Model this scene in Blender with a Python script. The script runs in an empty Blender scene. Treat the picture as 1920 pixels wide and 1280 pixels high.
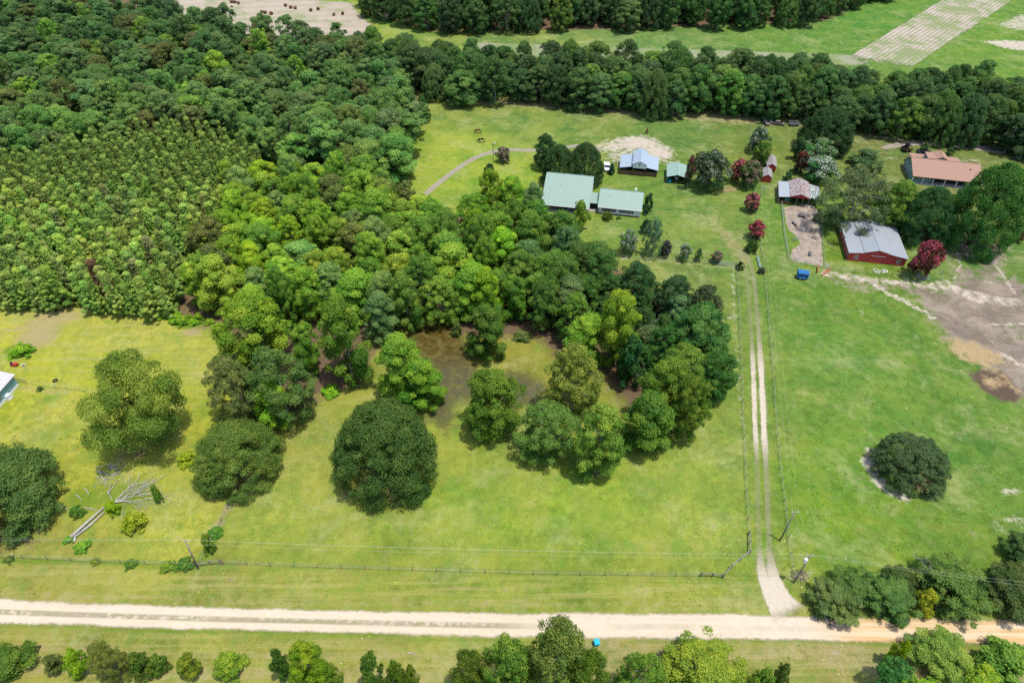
import bpy, math, random
import numpy as np
from mathutils import Vector, Matrix
R = math.radians
sc = bpy.context.scene
C = sc.collection

# ------------------------------------------------------------------ camera
CAM_H, FPX, PITCH = 110.0, 1280.0, R(42.5)
cd = bpy.data.cameras.new('camera'); cam = bpy.data.objects.new('camera', cd); C.objects.link(cam)
cam.location = (0, 0, CAM_H); cam.rotation_euler = (R(90) - PITCH, 0, 0)
cd.sensor_width = 36; cd.lens = 36 * FPX / 1920; cd.clip_start = 1; cd.clip_end = 9000
sc.camera = cam
# ------------------------------------------------------------------ light
SUN_EL, SUN_AZ = R(76), R(122)          # azimuth clockwise from +Y : sun stands to the right and a little behind the camera
w = bpy.data.worlds.new('World'); sc.world = w; w.use_nodes = True
nt = w.node_tree; bg = nt.nodes['Background']
sky = nt.nodes.new('ShaderNodeTexSky'); sky.sky_type = 'NISHITA'; sky.sun_disc = False
sky.sun_elevation = SUN_EL; sky.sun_rotation = SUN_AZ; sky.air_density = 1.0; sky.dust_density = 1.5
nt.links.new(sky.outputs[0], bg.inputs[0]); bg.inputs[1].default_value = 0.15
sd = bpy.data.lights.new('sun', 'SUN'); so = bpy.data.objects.new('sun', sd); C.objects.link(so)
sd.energy = 3.05; sd.angle = R(1.2); sd.color = (1.0, 0.95, 0.86)
sdir = Vector((math.sin(SUN_AZ) * math.cos(SUN_EL), math.cos(SUN_AZ) * math.cos(SUN_EL), math.sin(SUN_EL)))
so.rotation_euler = sdir.to_track_quat('Z', 'Y').to_euler(); so.location = (60, -40, 220)
sc.view_settings.view_transform = 'Standard'; sc.view_settings.look = 'None'
sc.view_settings.exposure = 0.72; sc.view_settings.gamma = 1.0; sc.view_settings.use_curve_mapping = False
sc.render.engine = 'CYCLES'
sc.cycles.max_bounces = 4; sc.cycles.diffuse_bounces = 3; sc.cycles.transmission_bounces = 2
sc.cycles.glossy_bounces = 2; sc.cycles.transparent_max_bounces = 8
sc.cycles.use_denoising = False; sc.cycles.use_adaptive_sampling = True; sc.cycles.adaptive_threshold = 0.02

# ------------------------------------------------------------------ survey: where a spot of the photograph lies on the land
CP, SP = math.cos(PITCH), math.sin(PITCH)
def P(px, py, z=0.0):
    u = (px - 960) / FPX; v = (640 - py) / FPX
    dy, dz = CP + v * SP, -SP + v * CP
    t = (z - CAM_H) / dz
    return (u * t, dy * t)
def PV(px, py, z=0.0):
    x, y = P(px, py, z); return Vector((x, y, z))
def ppm(x, y, z=0.0):
    return FPX / (y * CP - (z - CAM_H) * SP)
def s2l(c):
    c = np.asarray(c, float) / 255.0
    return np.where(c <= 0.04045, c / 12.92, ((c + 0.055) / 1.055) ** 2.4)

# ------------------------------------------------------------------ materials
class NT:
    def __init__(s, name):
        s.m = bpy.data.materials.new(name); s.m.use_nodes = True; s.t = s.m.node_tree; s.t.nodes.clear()
        s.out = s.t.nodes.new('ShaderNodeOutputMaterial')
    def n(s, typ, **kw):
        nd = s.t.nodes.new(typ)
        for k, v in kw.items(): setattr(nd, k, v)
        return nd
    def link(s, a, b): s.t.links.new(a, b)
    def val(s, sock, v):
        if hasattr(v, 'is_output') or isinstance(v, bpy.types.NodeSocket): s.link(v, sock)
        else: sock.default_value = v
    def math(s, op, a, b=0.0, c=0.0, clamp=False):
        nd = s.n('ShaderNodeMath', operation=op); nd.use_clamp = clamp
        s.val(nd.inputs[0], a); s.val(nd.inputs[1], b); s.val(nd.inputs[2], c); return nd.outputs[0]
    def mix(s, f, a, b, blend='MIX'):
        nd = s.n('ShaderNodeMix', data_type='RGBA', blend_type=blend); nd.clamp_factor = True
        s.val(nd.inputs[0], f)
        for i, q in ((6, a), (7, b)):
            if isinstance(q, (tuple, list, np.ndarray)): q = tuple(float(k) for k in q[:3]) + (1.0,)
            s.val(nd.inputs[i], q)
        return nd.outputs[2]
    def attr(s, name, out='Fac'):
        nd = s.n('ShaderNodeAttribute', attribute_name=name); return nd.outputs[out]
    def noise(s, scale, detail=3.0, rough=0.55, vec=None, dist=0.0):
        nd = s.n('ShaderNodeTexNoise'); nd.inputs['Scale'].default_value = scale
        nd.inputs['Detail'].default_value = detail; nd.inputs['Roughness'].default_value = rough
        nd.inputs['Distortion'].default_value = dist
        if vec is not None: s.link(vec, nd.inputs['Vector'])
        return nd.outputs['Fac']
    def voro(s, scale, vec=None, feature='F1', out='Distance'):
        nd = s.n('ShaderNodeTexVoronoi', feature=feature); nd.inputs['Scale'].default_value = scale
        if vec is not None: s.link(vec, nd.inputs['Vector'])
        return nd.outputs[out]
    def ss(s, x, lo, hi):
        nd = s.n('ShaderNodeMapRange', interpolation_type='SMOOTHSTEP')
        s.val(nd.inputs[0], x); nd.inputs[1].default_value = lo; nd.inputs[2].default_value = hi; return nd.outputs[0]
    def pos(s): return s.n('ShaderNodeNewGeometry').outputs['Position']
    def obj(s): return s.n('ShaderNodeTexCoord').outputs['Object']
    def mapping(s, vec, scale=(1, 1, 1), rot=(0, 0, 0)):
        nd = s.n('ShaderNodeMapping'); s.link(vec, nd.inputs[0]); nd.inputs['Scale'].default_value = scale
        nd.inputs['Rotation'].default_value = rot; return nd.outputs[0]
    def bump(s, h, strength=0.5, dist=0.1):
        nd = s.n('ShaderNodeBump'); nd.inputs['Strength'].default_value = strength; nd.inputs['Distance'].default_value = dist
        s.link(h, nd.inputs['Height']); return nd.outputs[0]
    def bsdf(s, col, rough=0.8, metal=0.0, normal=None, spec=0.3):
        b = s.n('ShaderNodeBsdfPrincipled')
        if isinstance(col, (tuple, list, np.ndarray)): col = tuple(float(k) for k in col[:3]) + (1.0,)
        s.val(b.inputs['Base Color'], col); s.val(b.inputs['Roughness'], rough); b.inputs['Metallic'].default_value = metal
        b.inputs['Specular IOR Level'].default_value = spec
        if normal is not None: s.link(normal, b.inputs['Normal'])
        return b.outputs[0]
    def done(s, shader): s.link(shader, s.out.inputs[0]); return s.m

M = {}
def plain(name, col, rough=0.7, metal=0.0, var=0.25, scale=2.0, spec=0.3):
    k = NT(name); n1 = k.noise(scale, 4, 0.6, k.obj())
    c = np.array(col, float)
    M[name] = k.done(k.bsdf(k.mix(n1, c * (1 - var), np.minimum(c * (1 + var), 0.9)), rough, metal, None, spec)); return M[name]

def foliage(name, trans=0.38, yel=(0.07, 0.035), gloss=0.010):
    k = NT(name)
    oi = k.n('ShaderNodeObjectInfo')
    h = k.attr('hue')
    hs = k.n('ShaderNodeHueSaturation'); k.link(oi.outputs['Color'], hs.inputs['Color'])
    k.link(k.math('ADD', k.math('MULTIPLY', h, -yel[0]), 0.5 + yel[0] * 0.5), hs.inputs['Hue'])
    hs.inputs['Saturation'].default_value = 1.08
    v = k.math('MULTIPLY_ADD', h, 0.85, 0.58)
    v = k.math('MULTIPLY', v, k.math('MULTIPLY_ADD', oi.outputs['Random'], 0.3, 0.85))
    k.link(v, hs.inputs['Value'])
    d = k.n('ShaderNodeBsdfDiffuse'); k.link(hs.outputs[0], d.inputs[0])
    tr = k.n('ShaderNodeBsdfTranslucent'); k.link(k.mix(0.5, hs.outputs[0], (1.0, 0.95, 0.35), 'MULTIPLY'), tr.inputs[0])
    m1 = k.n('ShaderNodeMixShader'); m1.inputs[0].default_value = trans; k.link(d.outputs[0], m1.inputs[1]); k.link(tr.outputs[0], m1.inputs[2])
    g = k.n('ShaderNodeBsdfGlossy'); g.inputs['Roughness'].default_value = 0.6; g.inputs[0].default_value = (0.8, 0.85, 0.9, 1)
    m2 = k.n('ShaderNodeMixShader'); m2.inputs[0].default_value = gloss; k.link(m1.outputs[0], m2.inputs[1]); k.link(g.outputs[0], m2.inputs[2])
    M[name] = k.done(m2.outputs[0])
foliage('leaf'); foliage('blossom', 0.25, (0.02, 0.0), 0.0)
def bark(name, a, b):
    k = NT(name); p = k.mapping(k.obj(), (3, 3, 0.6)); n1 = k.noise(2.0, 5, 0.7, p)
    M[name] = k.done(k.bsdf(k.mix(k.ss(n1, 0.3, 0.7), a, b), 0.9, 0, k.bump(n1, 0.6, 0.05), 0.1))
bark('bark', (0.035, 0.026, 0.018), (0.12, 0.095, 0.07)); bark('dead_bark', (0.20, 0.195, 0.165), (0.44, 0.42, 0.37)); bark('pole_wood', (0.14, 0.125, 0.105), (0.28, 0.255, 0.215))
bark('grey_bark', (0.16, 0.15, 0.13), (0.34, 0.32, 0.28)); bark('post_wood', (0.10, 0.085, 0.065), (0.26, 0.23, 0.18)); bark('brown_wood', (0.10, 0.045, 0.025), (0.22, 0.10, 0.055))

# metal roofs with fine ribs across x of the object
def roof(name, col, ribs='x', pitch=0.35, rust=0.0, rustcol=(0.16, 0.045, 0.025), rough=0.55):
    k = NT(name); o = k.obj(); sp = k.n('ShaderNodeSeparateXYZ'); k.link(o, sp.inputs[0])
    ax = sp.outputs[0] if ribs == 'x' else sp.outputs[1]
    tri = k.math('PINGPONG', ax, pitch / 2)
    rib = k.ss(tri, 0.0, pitch * 0.12)
    n1 = k.noise(0.7, 4, 0.6, o); n2 = k.noise(5.0, 3, 0.6, k.mapping(o, (1, 0.15, 1) if ribs == 'x' else (0.15, 1, 1)))
    c = np.array(col, float)
    base = k.mix(k.math('ADD', k.math('MULTIPLY', n1, 0.5), k.math('MULTIPLY', n2, 0.5)), c * 0.8, np.minimum(c * 1.15, 0.8))
    base = k.mix(k.math('MULTIPLY_ADD', rib, -0.22, 0.22), base, c * 0.45)
    if rust:
        ms = k.ss(k.math('ADD', k.noise(1.1, 6, 0.75, k.mapping(o, (2.2, 0.9, 1))), k.math('MULTIPLY', n2, 0.25)), 0.72 - rust * 0.3, 0.78 - rust * 0.3)
        base = k.mix(ms, base, k.mix(n2, rustcol, np.array(rustcol) * 1.9))
    M[name] = k.done(k.bsdf(base, rough, 0.0, k.bump(rib, 0.5, 0.03), 0.4))
roof('green_roof', (0.20, 0.29, 0.245)); roof('carport_roof', (0.215, 0.31, 0.265), 'y', 0.6); roof('stable_roof', (0.27, 0.335, 0.40), 'y', 0.6)
roof('galvanised_roof', (0.25, 0.275, 0.30), 'y', 0.6); roof('plain_lean_roof', (0.29, 0.325, 0.35), 'y', 0.6)
roof('rusty_roof', (0.30, 0.29, 0.29), 'y', 0.7, 0.36, (0.13, 0.06, 0.05)); roof('patched_roof', (0.38, 0.42, 0.42), 'y', 0.7, 0.45, (0.07, 0.08, 0.07))
roof('shed_roof', (0.26, 0.24, 0.24), 'y', 0.5); roof('left_roof', (0.42, 0.41, 0.42), 'x', 0.5)
k = NT('shingles'); o = k.obj(); br = k.n('ShaderNodeTexBrick'); k.link(k.mapping(o, (1, 1, 1)), br.inputs['Vector'])
br.inputs['Scale'].default_value = 2.2; br.inputs['Mortar Size'].default_value = 0.012; br.inputs['Color1'].default_value = (0.315, 0.19, 0.14, 1)
br.inputs['Color2'].default_value = (0.255, 0.15, 0.112, 1); br.inputs['Mortar'].default_value = (0.16, 0.085, 0.06, 1)
M['shingles'] = k.done(k.bsdf(k.mix(k.math('MULTIPLY', k.noise(3, 4, 0.7, o), 0.5), br.outputs[0], (0.34, 0.235, 0.18)), 0.95, 0, None, 0.1))
def siding(name, col, pitch=0.2, axis=2, rough=0.7):
    k = NT(name); o = k.obj(); sp = k.n('ShaderNodeSeparateXYZ'); k.link(o, sp.inputs[0])
    src = sp.outputs[2] if axis == 2 else k.math('ADD', sp.outputs[0], sp.outputs[1])
    tri = k.math('PINGPONG', src, pitch / 2); ln = k.ss(tri, 0.0, pitch * 0.12); c = np.array(col, float)
    n1 = k.noise(1.2, 5, 0.65, k.mapping(o, (1, 1, 0.4)))
    base = k.mix(n1, c * 0.75, np.minimum(c * 1.2, 0.85)); base = k.mix(k.math('MULTIPLY_ADD', ln, -0.4, 0.4), base, c * 0.35)
    M[name] = k.done(k.bsdf(base, rough, 0, k.bump(ln, 0.5, 0.02)))
siding('white_siding', (0.70, 0.72, 0.74)); siding('red_boards', (0.40, 0.045, 0.045), 0.3, 0); siding('teal_siding', (0.16, 0.27, 0.26)); siding('left_teal', (0.18, 0.33, 0.37))
siding('stall_boards', (0.17, 0.085, 0.055), 0.2, 2); siding('green_sheet', (0.10, 0.19, 0.15), 0.4, 0); siding('cream_siding', (0.36, 0.35, 0.30))
for nm, c in dict(white_paint=(0.68, 0.68, 0.66), dark_blue_trim=(0.03, 0.06, 0.12), shutter=(0.015, 0.022, 0.03), interior_shade=(0.02, 0.018, 0.016), black_rubber=(0.012, 0.012, 0.013),  # the near-black inside tone is shade of porches and open interiors, put in as colour
                  concrete=(0.34, 0.32, 0.29), blue_paint=(0.015, 0.11, 0.30), red_paint=(0.42, 0.06, 0.03), white_gel=(0.62, 0.65, 0.66), teal_plastic=(0.02, 0.30, 0.36), mint_plastic=(0.10, 0.36, 0.30),
                  bin_blue=(0.01, 0.36, 0.56), steel=(0.30, 0.32, 0.33), gate_steel=(0.24, 0.36, 0.42), wire=(0.40, 0.43, 0.36), rust=(0.17, 0.085, 0.055), old_metal=(0.16, 0.115, 0.10), trough=(0.035, 0.04, 0.045), hay=(0.115, 0.055, 0.028),
                  horse_bay=(0.085, 0.028, 0.012), horse_black=(0.012, 0.009, 0.008), yellow_plastic=(0.55, 0.42, 0.02), mower_red=(0.38, 0.035, 0.02), dark_paint=(0.03, 0.035, 0.05), porcelain=(0.6, 0.6, 0.58),
                  cut_wood=(0.42, 0.33, 0.17), brown_weed=(0.16, 0.12, 0.09), fence_wire=(0.26, 0.285, 0.24), red_brick=(0.20, 0.075, 0.05), soffit=(0.30, 0.32, 0.31)).items():
    plain(nm, c)
for nm in ('blue_paint', 'white_gel', 'bin_blue', 'mower_red', 'dark_paint'): pass
k = NT('glass'); M['glass'] = k.done(k.bsdf((0.015, 0.02, 0.025), 0.08, 0, None, 0.6))

# ------------------------------------------------------------------ mesh helpers
class MB:
    def __init__(s): s.v = []; s.f = []
    def add(s, vs, fs):
        b = len(s.v); s.v += [tuple(q) for q in vs]; s.f += [tuple(i + b for i in f) for f in fs]; return s
    def box(s, x0, x1, y0, y1, z0, z1):
        vs = [(x, y, z) for z in (z0, z1) for y in (y0, y1) for x in (x0, x1)]
        return s.add(vs, [(0, 2, 3, 1), (4, 5, 7, 6), (0, 1, 5, 4), (2, 6, 7, 3), (0, 4, 6, 2), (1, 3, 7, 5)])
    def hexa(s, bot, top):
        n = len(bot); vs = list(bot) + list(top)
        return s.add(vs, [tuple(range(n - 1, -1, -1)), tuple(range(n, 2 * n))] + [(i, (i + 1) % n, n + (i + 1) % n, n + i) for i in range(n)])
    def prism_xz(s, poly, y0, y1):
        return s.hexa([(x, y1, z) for x, z in poly], [(x, y0, z) for x, z in poly])
    def prism_yz(s, poly, x0, x1):
        return s.hexa([(x0, y, z) for y, z in poly], [(x1, y, z) for y, z in poly])
    def prism_xy(s, poly, z0, z1):
        return s.hexa([(x, y, z0) for x, y in poly], [(x, y, z1) for x, y in poly])
    def slab(s, quad, th=0.12):
        q = [Vector(a) for a in quad]; n = (q[1] - q[0]).cross(q[2] - q[0]).normalized()
        if n.z < 0: q.reverse(); n = -n
        return s.hexa([a - n * th for a in q], q)
    def tube(s, pts, rad, n=6, cap=True):
        pts = [Vector(p) for p in pts]; m = len(pts)
        if not hasattr(rad, '__len__'): rad = [rad] * m
        vs = []; up = Vector((0, 0, 1))
        for i, p in enumerate(pts):
            d = (pts[min(i + 1, m - 1)] - pts[max(i - 1, 0)]).normalized()
            a = d.cross(up if abs(d.z) < 0.9 else Vector((1, 0, 0))).normalized(); b = d.cross(a)
            for j in range(n):
                t = 2 * math.pi * j / n; vs.append(p + (a * math.cos(t) + b * math.sin(t)) * rad[i])
        fs = [(i * n + j, i * n + (j + 1) % n, (i + 1) * n + (j + 1) % n, (i + 1) * n + j) for i in range(m - 1) for j in range(n)]
        if cap: fs += [tuple(range(n - 1, -1, -1)), tuple(range((m - 1) * n, m * n))]
        return s.add(vs, fs)
    def cyl(s, x, y, z0, z1, r, n=12): return s.tube([(x, y, z0), (x, y, z1)], r, n)
    def axle(s, x, y, z, wid, r, n=14): return s.tube([(x - wid / 2, y, z), (x + wid / 2, y, z)], r, n)
    def torus(s, x, y, z, R0, r0, n=16, m=6):
        vs = []; fs = []
        for i in range(n):
            a = 2 * math.pi * i / n
            for j in range(m):
                b = 2 * math.pi * j / m; rr = R0 + r0 * math.cos(b)
                vs.append((x + rr * math.cos(a), y + rr * math.sin(a), z + r0 * math.sin(b)))
        for i in range(n):
            for j in range(m): fs.append((i * m + j, ((i + 1) % n) * m + j, ((i + 1) % n) * m + (j + 1) % m, i * m + (j + 1) % m))
        return s.add(vs, fs)
    def loft(s, rings):
        n = len(rings[0]); vs = [p for r in rings for p in r]
        fs = [(i * n + j, i * n + (j + 1) % n, (i + 1) * n + (j + 1) % n, (i + 1) * n + j) for i in range(len(rings) - 1) for j in range(n)]
        fs += [tuple(range(n - 1, -1, -1)), tuple(range((len(rings) - 1) * n, len(rings) * n))]
        return s.add(vs, fs)
    def mesh(s, name, mat, smooth=False):
        me = bpy.data.meshes.new(name); me.from_pydata(s.v, [], s.f); me.materials.append(M[mat])
        if smooth: me.polygons.foreach_set('use_smooth', [True] * len(me.polygons))
        me.update(); return me
    def build(s, name, mat, parent=None, smooth=False):
        o = bpy.data.objects.new(name, s.mesh(name, mat, smooth)); C.objects.link(o)
        if parent is not None: o.parent = parent
        return o
def tag(o, label=None, cat=None, group=None, kind=None):
    if label: o['label'] = label
    if cat: o['category'] = cat
    if group: o['group'] = group
    if kind: o['kind'] = kind
    return o
def thing(name, label, cat, loc, rz=0.0, group=None):
    o = bpy.data.objects.new(name, None); C.objects.link(o); o.empty_display_size = 0.5
    o.location = loc if len(loc) == 3 else (loc[0], loc[1], 0.0); o.rotation_euler = (0, 0, rz)
    return tag(o, label, cat, group)
def inst(name, me, parent, color=None, loc=(0, 0, 0), rot=(0, 0, 0)):
    o = bpy.data.objects.new(name, me); C.objects.link(o); o.parent = parent; o.location = loc; o.rotation_euler = rot
    if color is not None: o.color = (color[0], color[1], color[2], 1)
    return o

# ------------------------------------------------------------------ survey fields on the ground sheet
def in_poly(X, Y, poly):
    ins = np.zeros(X.shape, bool); n = len(poly)
    for i in range(n):
        x0, y0 = poly[i]; x1, y1 = poly[(i + 1) % n]
        if y0 == y1: continue
        c = ((y0 > Y) != (y1 > Y)) & (X < (x1 - x0) * (Y - y0) / (y1 - y0) + x0); ins ^= c
    return ins
def seg_dist(X, Y, pts):
    d = np.full(X.shape, 1e9)
    for (x0, y0), (x1, y1) in zip(pts[:-1], pts[1:]):
        dx, dy = x1 - x0, y1 - y0; L = dx * dx + dy * dy + 1e-9
        t = np.clip(((X - x0) * dx + (Y - y0) * dy) / L, 0, 1)
        d = np.minimum(d, np.hypot(X - x0 - t * dx, Y - y0 - t * dy))
    return d
def poly_sd(X, Y, poly):
    d = seg_dist(X, Y, list(poly) + [poly[0]]); return np.where(in_poly(X, Y, poly), d, -d)
def GP(pts, z=0.0): return [P(a, b, z) for a, b in pts]

st = 1.25
xs = np.concatenate([[-6000, -3000, -1500, -800, -450], np.arange(-330, 330.1, st), [450, 800, 1500, 3000, 6000]])
ys = np.concatenate([[-6000, -3000, -1000, -400, -120, -30], np.arange(20, 430.1, st), [520, 700, 1000, 2000, 4000, 8000]])
X, Y = np.meshgrid(xs, ys); nx, ny = len(xs), len(ys)
def field(): return np.zeros(X.shape)
def blob(F, px, py, rx, ry, amp=1.0, rot=0.0):
    x, y = P(px, py); c, s = math.cos(rot), math.sin(rot); a = ((X - x) * c + (Y - y) * s) / rx; b = (-(X - x) * s + (Y - y) * c) / ry
    F[:] = np.maximum(F, amp * np.exp(-(a * a + b * b) * 0.7))
def path(F, pts, hw, amp=1.0, soft=0.7):
    d = seg_dist(X, Y, GP(pts)); F[:] = np.maximum(F, amp * np.clip(1 - (d - hw) / soft, 0, 1))
def area(F, pts, amp=1.0, soft=2.0, z=0.0):
    d = poly_sd(X, Y, GP(pts, z)); F[:] = np.maximum(F, amp * np.clip(0.5 + d / soft / 2, 0, 1))

tint_pts = [  # spot of the photograph, turf colour there with its cloud shade left in
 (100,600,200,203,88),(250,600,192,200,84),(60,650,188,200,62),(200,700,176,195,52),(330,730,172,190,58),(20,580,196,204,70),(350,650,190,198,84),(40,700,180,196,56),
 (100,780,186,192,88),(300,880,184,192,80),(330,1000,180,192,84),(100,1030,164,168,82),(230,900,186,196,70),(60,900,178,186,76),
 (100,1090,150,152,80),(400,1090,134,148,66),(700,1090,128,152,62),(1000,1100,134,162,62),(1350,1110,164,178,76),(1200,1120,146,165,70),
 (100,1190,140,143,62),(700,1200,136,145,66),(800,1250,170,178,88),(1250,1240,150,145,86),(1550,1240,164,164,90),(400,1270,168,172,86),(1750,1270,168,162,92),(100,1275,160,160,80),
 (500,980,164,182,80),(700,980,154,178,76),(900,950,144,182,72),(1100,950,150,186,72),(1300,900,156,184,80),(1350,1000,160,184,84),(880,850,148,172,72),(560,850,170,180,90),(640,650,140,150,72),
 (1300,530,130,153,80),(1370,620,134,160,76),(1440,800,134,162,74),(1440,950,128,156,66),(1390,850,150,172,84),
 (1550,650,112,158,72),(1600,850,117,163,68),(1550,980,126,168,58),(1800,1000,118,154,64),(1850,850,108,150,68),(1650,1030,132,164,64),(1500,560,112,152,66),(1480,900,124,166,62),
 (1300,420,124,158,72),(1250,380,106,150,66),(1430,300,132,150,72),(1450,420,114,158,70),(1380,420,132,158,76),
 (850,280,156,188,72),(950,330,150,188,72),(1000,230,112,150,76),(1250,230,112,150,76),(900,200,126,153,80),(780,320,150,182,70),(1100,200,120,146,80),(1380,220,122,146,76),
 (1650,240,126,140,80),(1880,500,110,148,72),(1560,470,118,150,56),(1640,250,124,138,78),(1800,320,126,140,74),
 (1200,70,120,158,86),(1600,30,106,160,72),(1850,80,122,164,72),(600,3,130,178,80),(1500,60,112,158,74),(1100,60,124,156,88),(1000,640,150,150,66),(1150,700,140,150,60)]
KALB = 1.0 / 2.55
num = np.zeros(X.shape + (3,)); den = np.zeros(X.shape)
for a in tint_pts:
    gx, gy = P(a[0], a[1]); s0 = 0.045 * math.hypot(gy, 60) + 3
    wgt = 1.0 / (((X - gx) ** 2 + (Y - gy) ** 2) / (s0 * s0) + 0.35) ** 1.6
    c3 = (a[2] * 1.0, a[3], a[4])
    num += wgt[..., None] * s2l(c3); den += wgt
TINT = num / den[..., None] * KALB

SAND, MUD, LITT, LUSH, STRAW, DRY = field(), field(), field(), field(), field(), field()
# bare sand round the stable
area(SAND, [(1120,262),(1165,250),(1190,254),(1225,262),(1262,295),(1240,312),(1150,312),(1130,300)], 0.62, 3.5)
blob(SAND, 1195, 268, 9, 6, 0.95); blob(SAND, 1235, 285, 6, 7, 0.9); blob(SAND, 1150, 275, 8, 5, 0.75); blob(SAND, 1255, 305, 6, 3, 0.6)
# trampled bare lot at the right
area(MUD, [(1560,507),(1650,523),(1765,531),(1790,500),(1830,500),(1860,478),(1890,520),(1960,545),(1990,770),(1893,750),(1830,705),(1790,650),(1745,590),(1690,548),(1620,545),(1555,528)], 0.64, 4.0)
area(MUD, [(1720,560),(1900,520),(1990,600),(1990,760),(1893,745),(1800,650)], 0.9, 3.0)
blob(MUD, 1830, 470, 10, 5, 0.8); blob(MUD, 1730, 905, 0.1, 0.1, 0.1)
path(SAND, [(1548,512),(1600,521),(1660,528),(1720,532),(1780,541),(1850,556)], 0.9, 0.64, 2.2); path(SAND, [(1640,538),(1690,562),(1720,577),(1750,596)], 0.7, 0.72, 1.2)
path(SAND, [(1795,475),(1800,495),(1790,520)], 0.35, 0.66, 0.8); path(SAND, [(1856,470),(1868,500),(1890,530),(1905,550)], 0.45, 0.68, 0.9); path(SAND, [(1840,465),(1862,475),(1885,460)], 0.5, 0.6, 1.0)
path(SAND, [(1770,530),(1830,560),(1900,565)], 1.2, 0.62, 3.0); path(SAND, [(1880,665),(1930,690)], 0.8, 0.68, 1.2); path(SAND, [(1845,610),(1920,606)], 0.5, 0.64, 1.0)
blob(SAND, 1815, 478, 5, 2, 0.62); blob(SAND, 1880, 462, 5, 1.5, 0.62); blob(SAND, 1895, 450, 3, 2, 0.58)
blob(STRAW, 1828, 662, 6.5, 4.2, 0.95, -0.5); blob(STRAW, 1860, 716, 2.4, 2.0, 0.85); path(STRAW, [(1840,680),(1880,705),(1910,735)], 0.5, 0.62, 1.2)
MOW = field(); area(MOW, [(-200,540),(130,545),(280,575),(400,600),(400,780),(250,700),(60,720),(-200,720)], 1.0, 4); area(MOW, [(-200,1050),(1420,1090),(1420,1150),(-200,1130)], 0.9, 2); area(MOW, [(-200,1170),(1500,1195),(2000,1230),(2000,1400),(-200,1400)], 0.9, 2); area(MOW, [(1230,340),(1420,360),(1400,500),(1160,480)], 0.35, 4)
DUNG = field(); area(DUNG, [(1810,695),(1838,692),(1880,692),(1910,725),(1918,752),(1880,757),(1845,735),(1820,712)], 0.8, 1.5)
# the pen
PEN = field(); area(PEN, [(1468,388),(1476,430),(1490,440),(1500,456),(1482,470),(1482,488),(1545,501),(1541,440),(1535,395),(1520,380)], 0.9, 1.0)
# white sandy spots
for (a, b, r, q, s) in [(1365,594,1.4,1.0,.72),(1350,507,1.1,.8,.6),(1618,586,1.0,1.2,.7),(1540,567,.7,.5,.62),(1645,580,1,.5,.62),(1620,615,.7,.6,.62),(1720,632,1.8,.9,.62),(1745,662,2.2,.6,.64),(1730,672,1.6,.6,.64),(1752,685,1.2,.8,.58),
                        (1452,452,1.0,.8,.62),(1449,488,.8,.8,.62),(1605,583,.6,.6,.6),(1590,650,.9,.5,.56),(1630,670,1.0,.4,.58),(1720,740,1.,.5,.6),(1700,765,.8,.4,.6),(1892,922,2.4,1.4,.72),(1905,975,2.0,1.6,.72),(1870,985,3,2.5,.52),
                        (1590,1050,2.6,1.5,.55),(1500,1078,3.0,1.6,.62),(1240,215,3,.8,.56),(1180,205,6,1,.6),(1090,190,6,1,.56),(1320,225,7,1,.54),(740,250,3,1,.5),(300,915,1.6,.9,.72),(130,870,1.6,1.0,.56),(205,975,1.2,.8,.6),(280,925,2,.6,.5)]:
    blob(SAND, a, b, r, q, s)
path(SAND, [(1376,500),(1374,540),(1378,600),(1380,640),(1384,700),(1388,760),(1392,800)], 0.3, 0.50, 1.6)
path(SAND, [(1160,483),(1230,489),(1300,495),(1372,502)], 0.3, 0.56, 1.5)
path(SAND, [(1640,256),(1690,262)], 0.5, 0.62, 1.5); blob(SAND, 1600, 268, 4, 0.8, 0.6)
blob(SAND, 1668, 297, 6, 1.6, 0.56); blob(SAND, 1820, 300, 6, 2.2, 0.54)
path(SAND, [(1636,848),(1628,866),(1640,892),(1664,916),(1694,932)], 0.8, 0.78, 1.8)
# dry pale swath in the mown field
area(DRY, [(20,615),(100,570),(175,585),(120,612),(80,640),(50,632)], 0.85, 4); blob(DRY, 70, 632, 5, 4, 1.0); area(DRY, [(30,718),(150,733),(150,742),(30,732)], 0.8, 1.5); blob(DRY, 360, 622, 3, 2, 0.8)
area(DRY, [(520,835),(600,740),(640,730),(570,850),(500,930),(470,920)], 0.45, 4); path(DRY, [(400,1000),(440,930)], 0.6, 0.6, 1.5)
for y0, a0 in ((1072, .35), (1092, .3), (1125, .45), (1200, .35), (1228, .5), (1262, .55)): path(DRY, [(-80, y0 - 12), (400, y0), (1000, y0 + 8), (1420, y0 + 8)], 0.5, a0, 1.6)
path(DRY, [(1100,1205),(1500,1215),(1700,1245),(1920,1275)], 1.6, 0.5, 3.0); area(DRY, [(1120,1195),(1260,1198),(1250,1230),(1130,1230)], 0.6, 2)
path(DRY, [(1360,440),(1380,465),(1395,490)], 1.2, 0.55, 3.0); path(DRY, [(1300,395),(1340,420),(1372,452)], 1.2, 0.35, 3.0); path(DRY, [(1330,405),(1375,450)], 0.4, 0.5, 1.0)
area(DRY, [(1580,240),(1640,240),(1700,250),(1700,290),(1600,300)], 0.4, 5); path(DRY, [(860,186),(1050,196),(1150,205),(1400,225)], 2.5, 0.62, 5)
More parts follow.
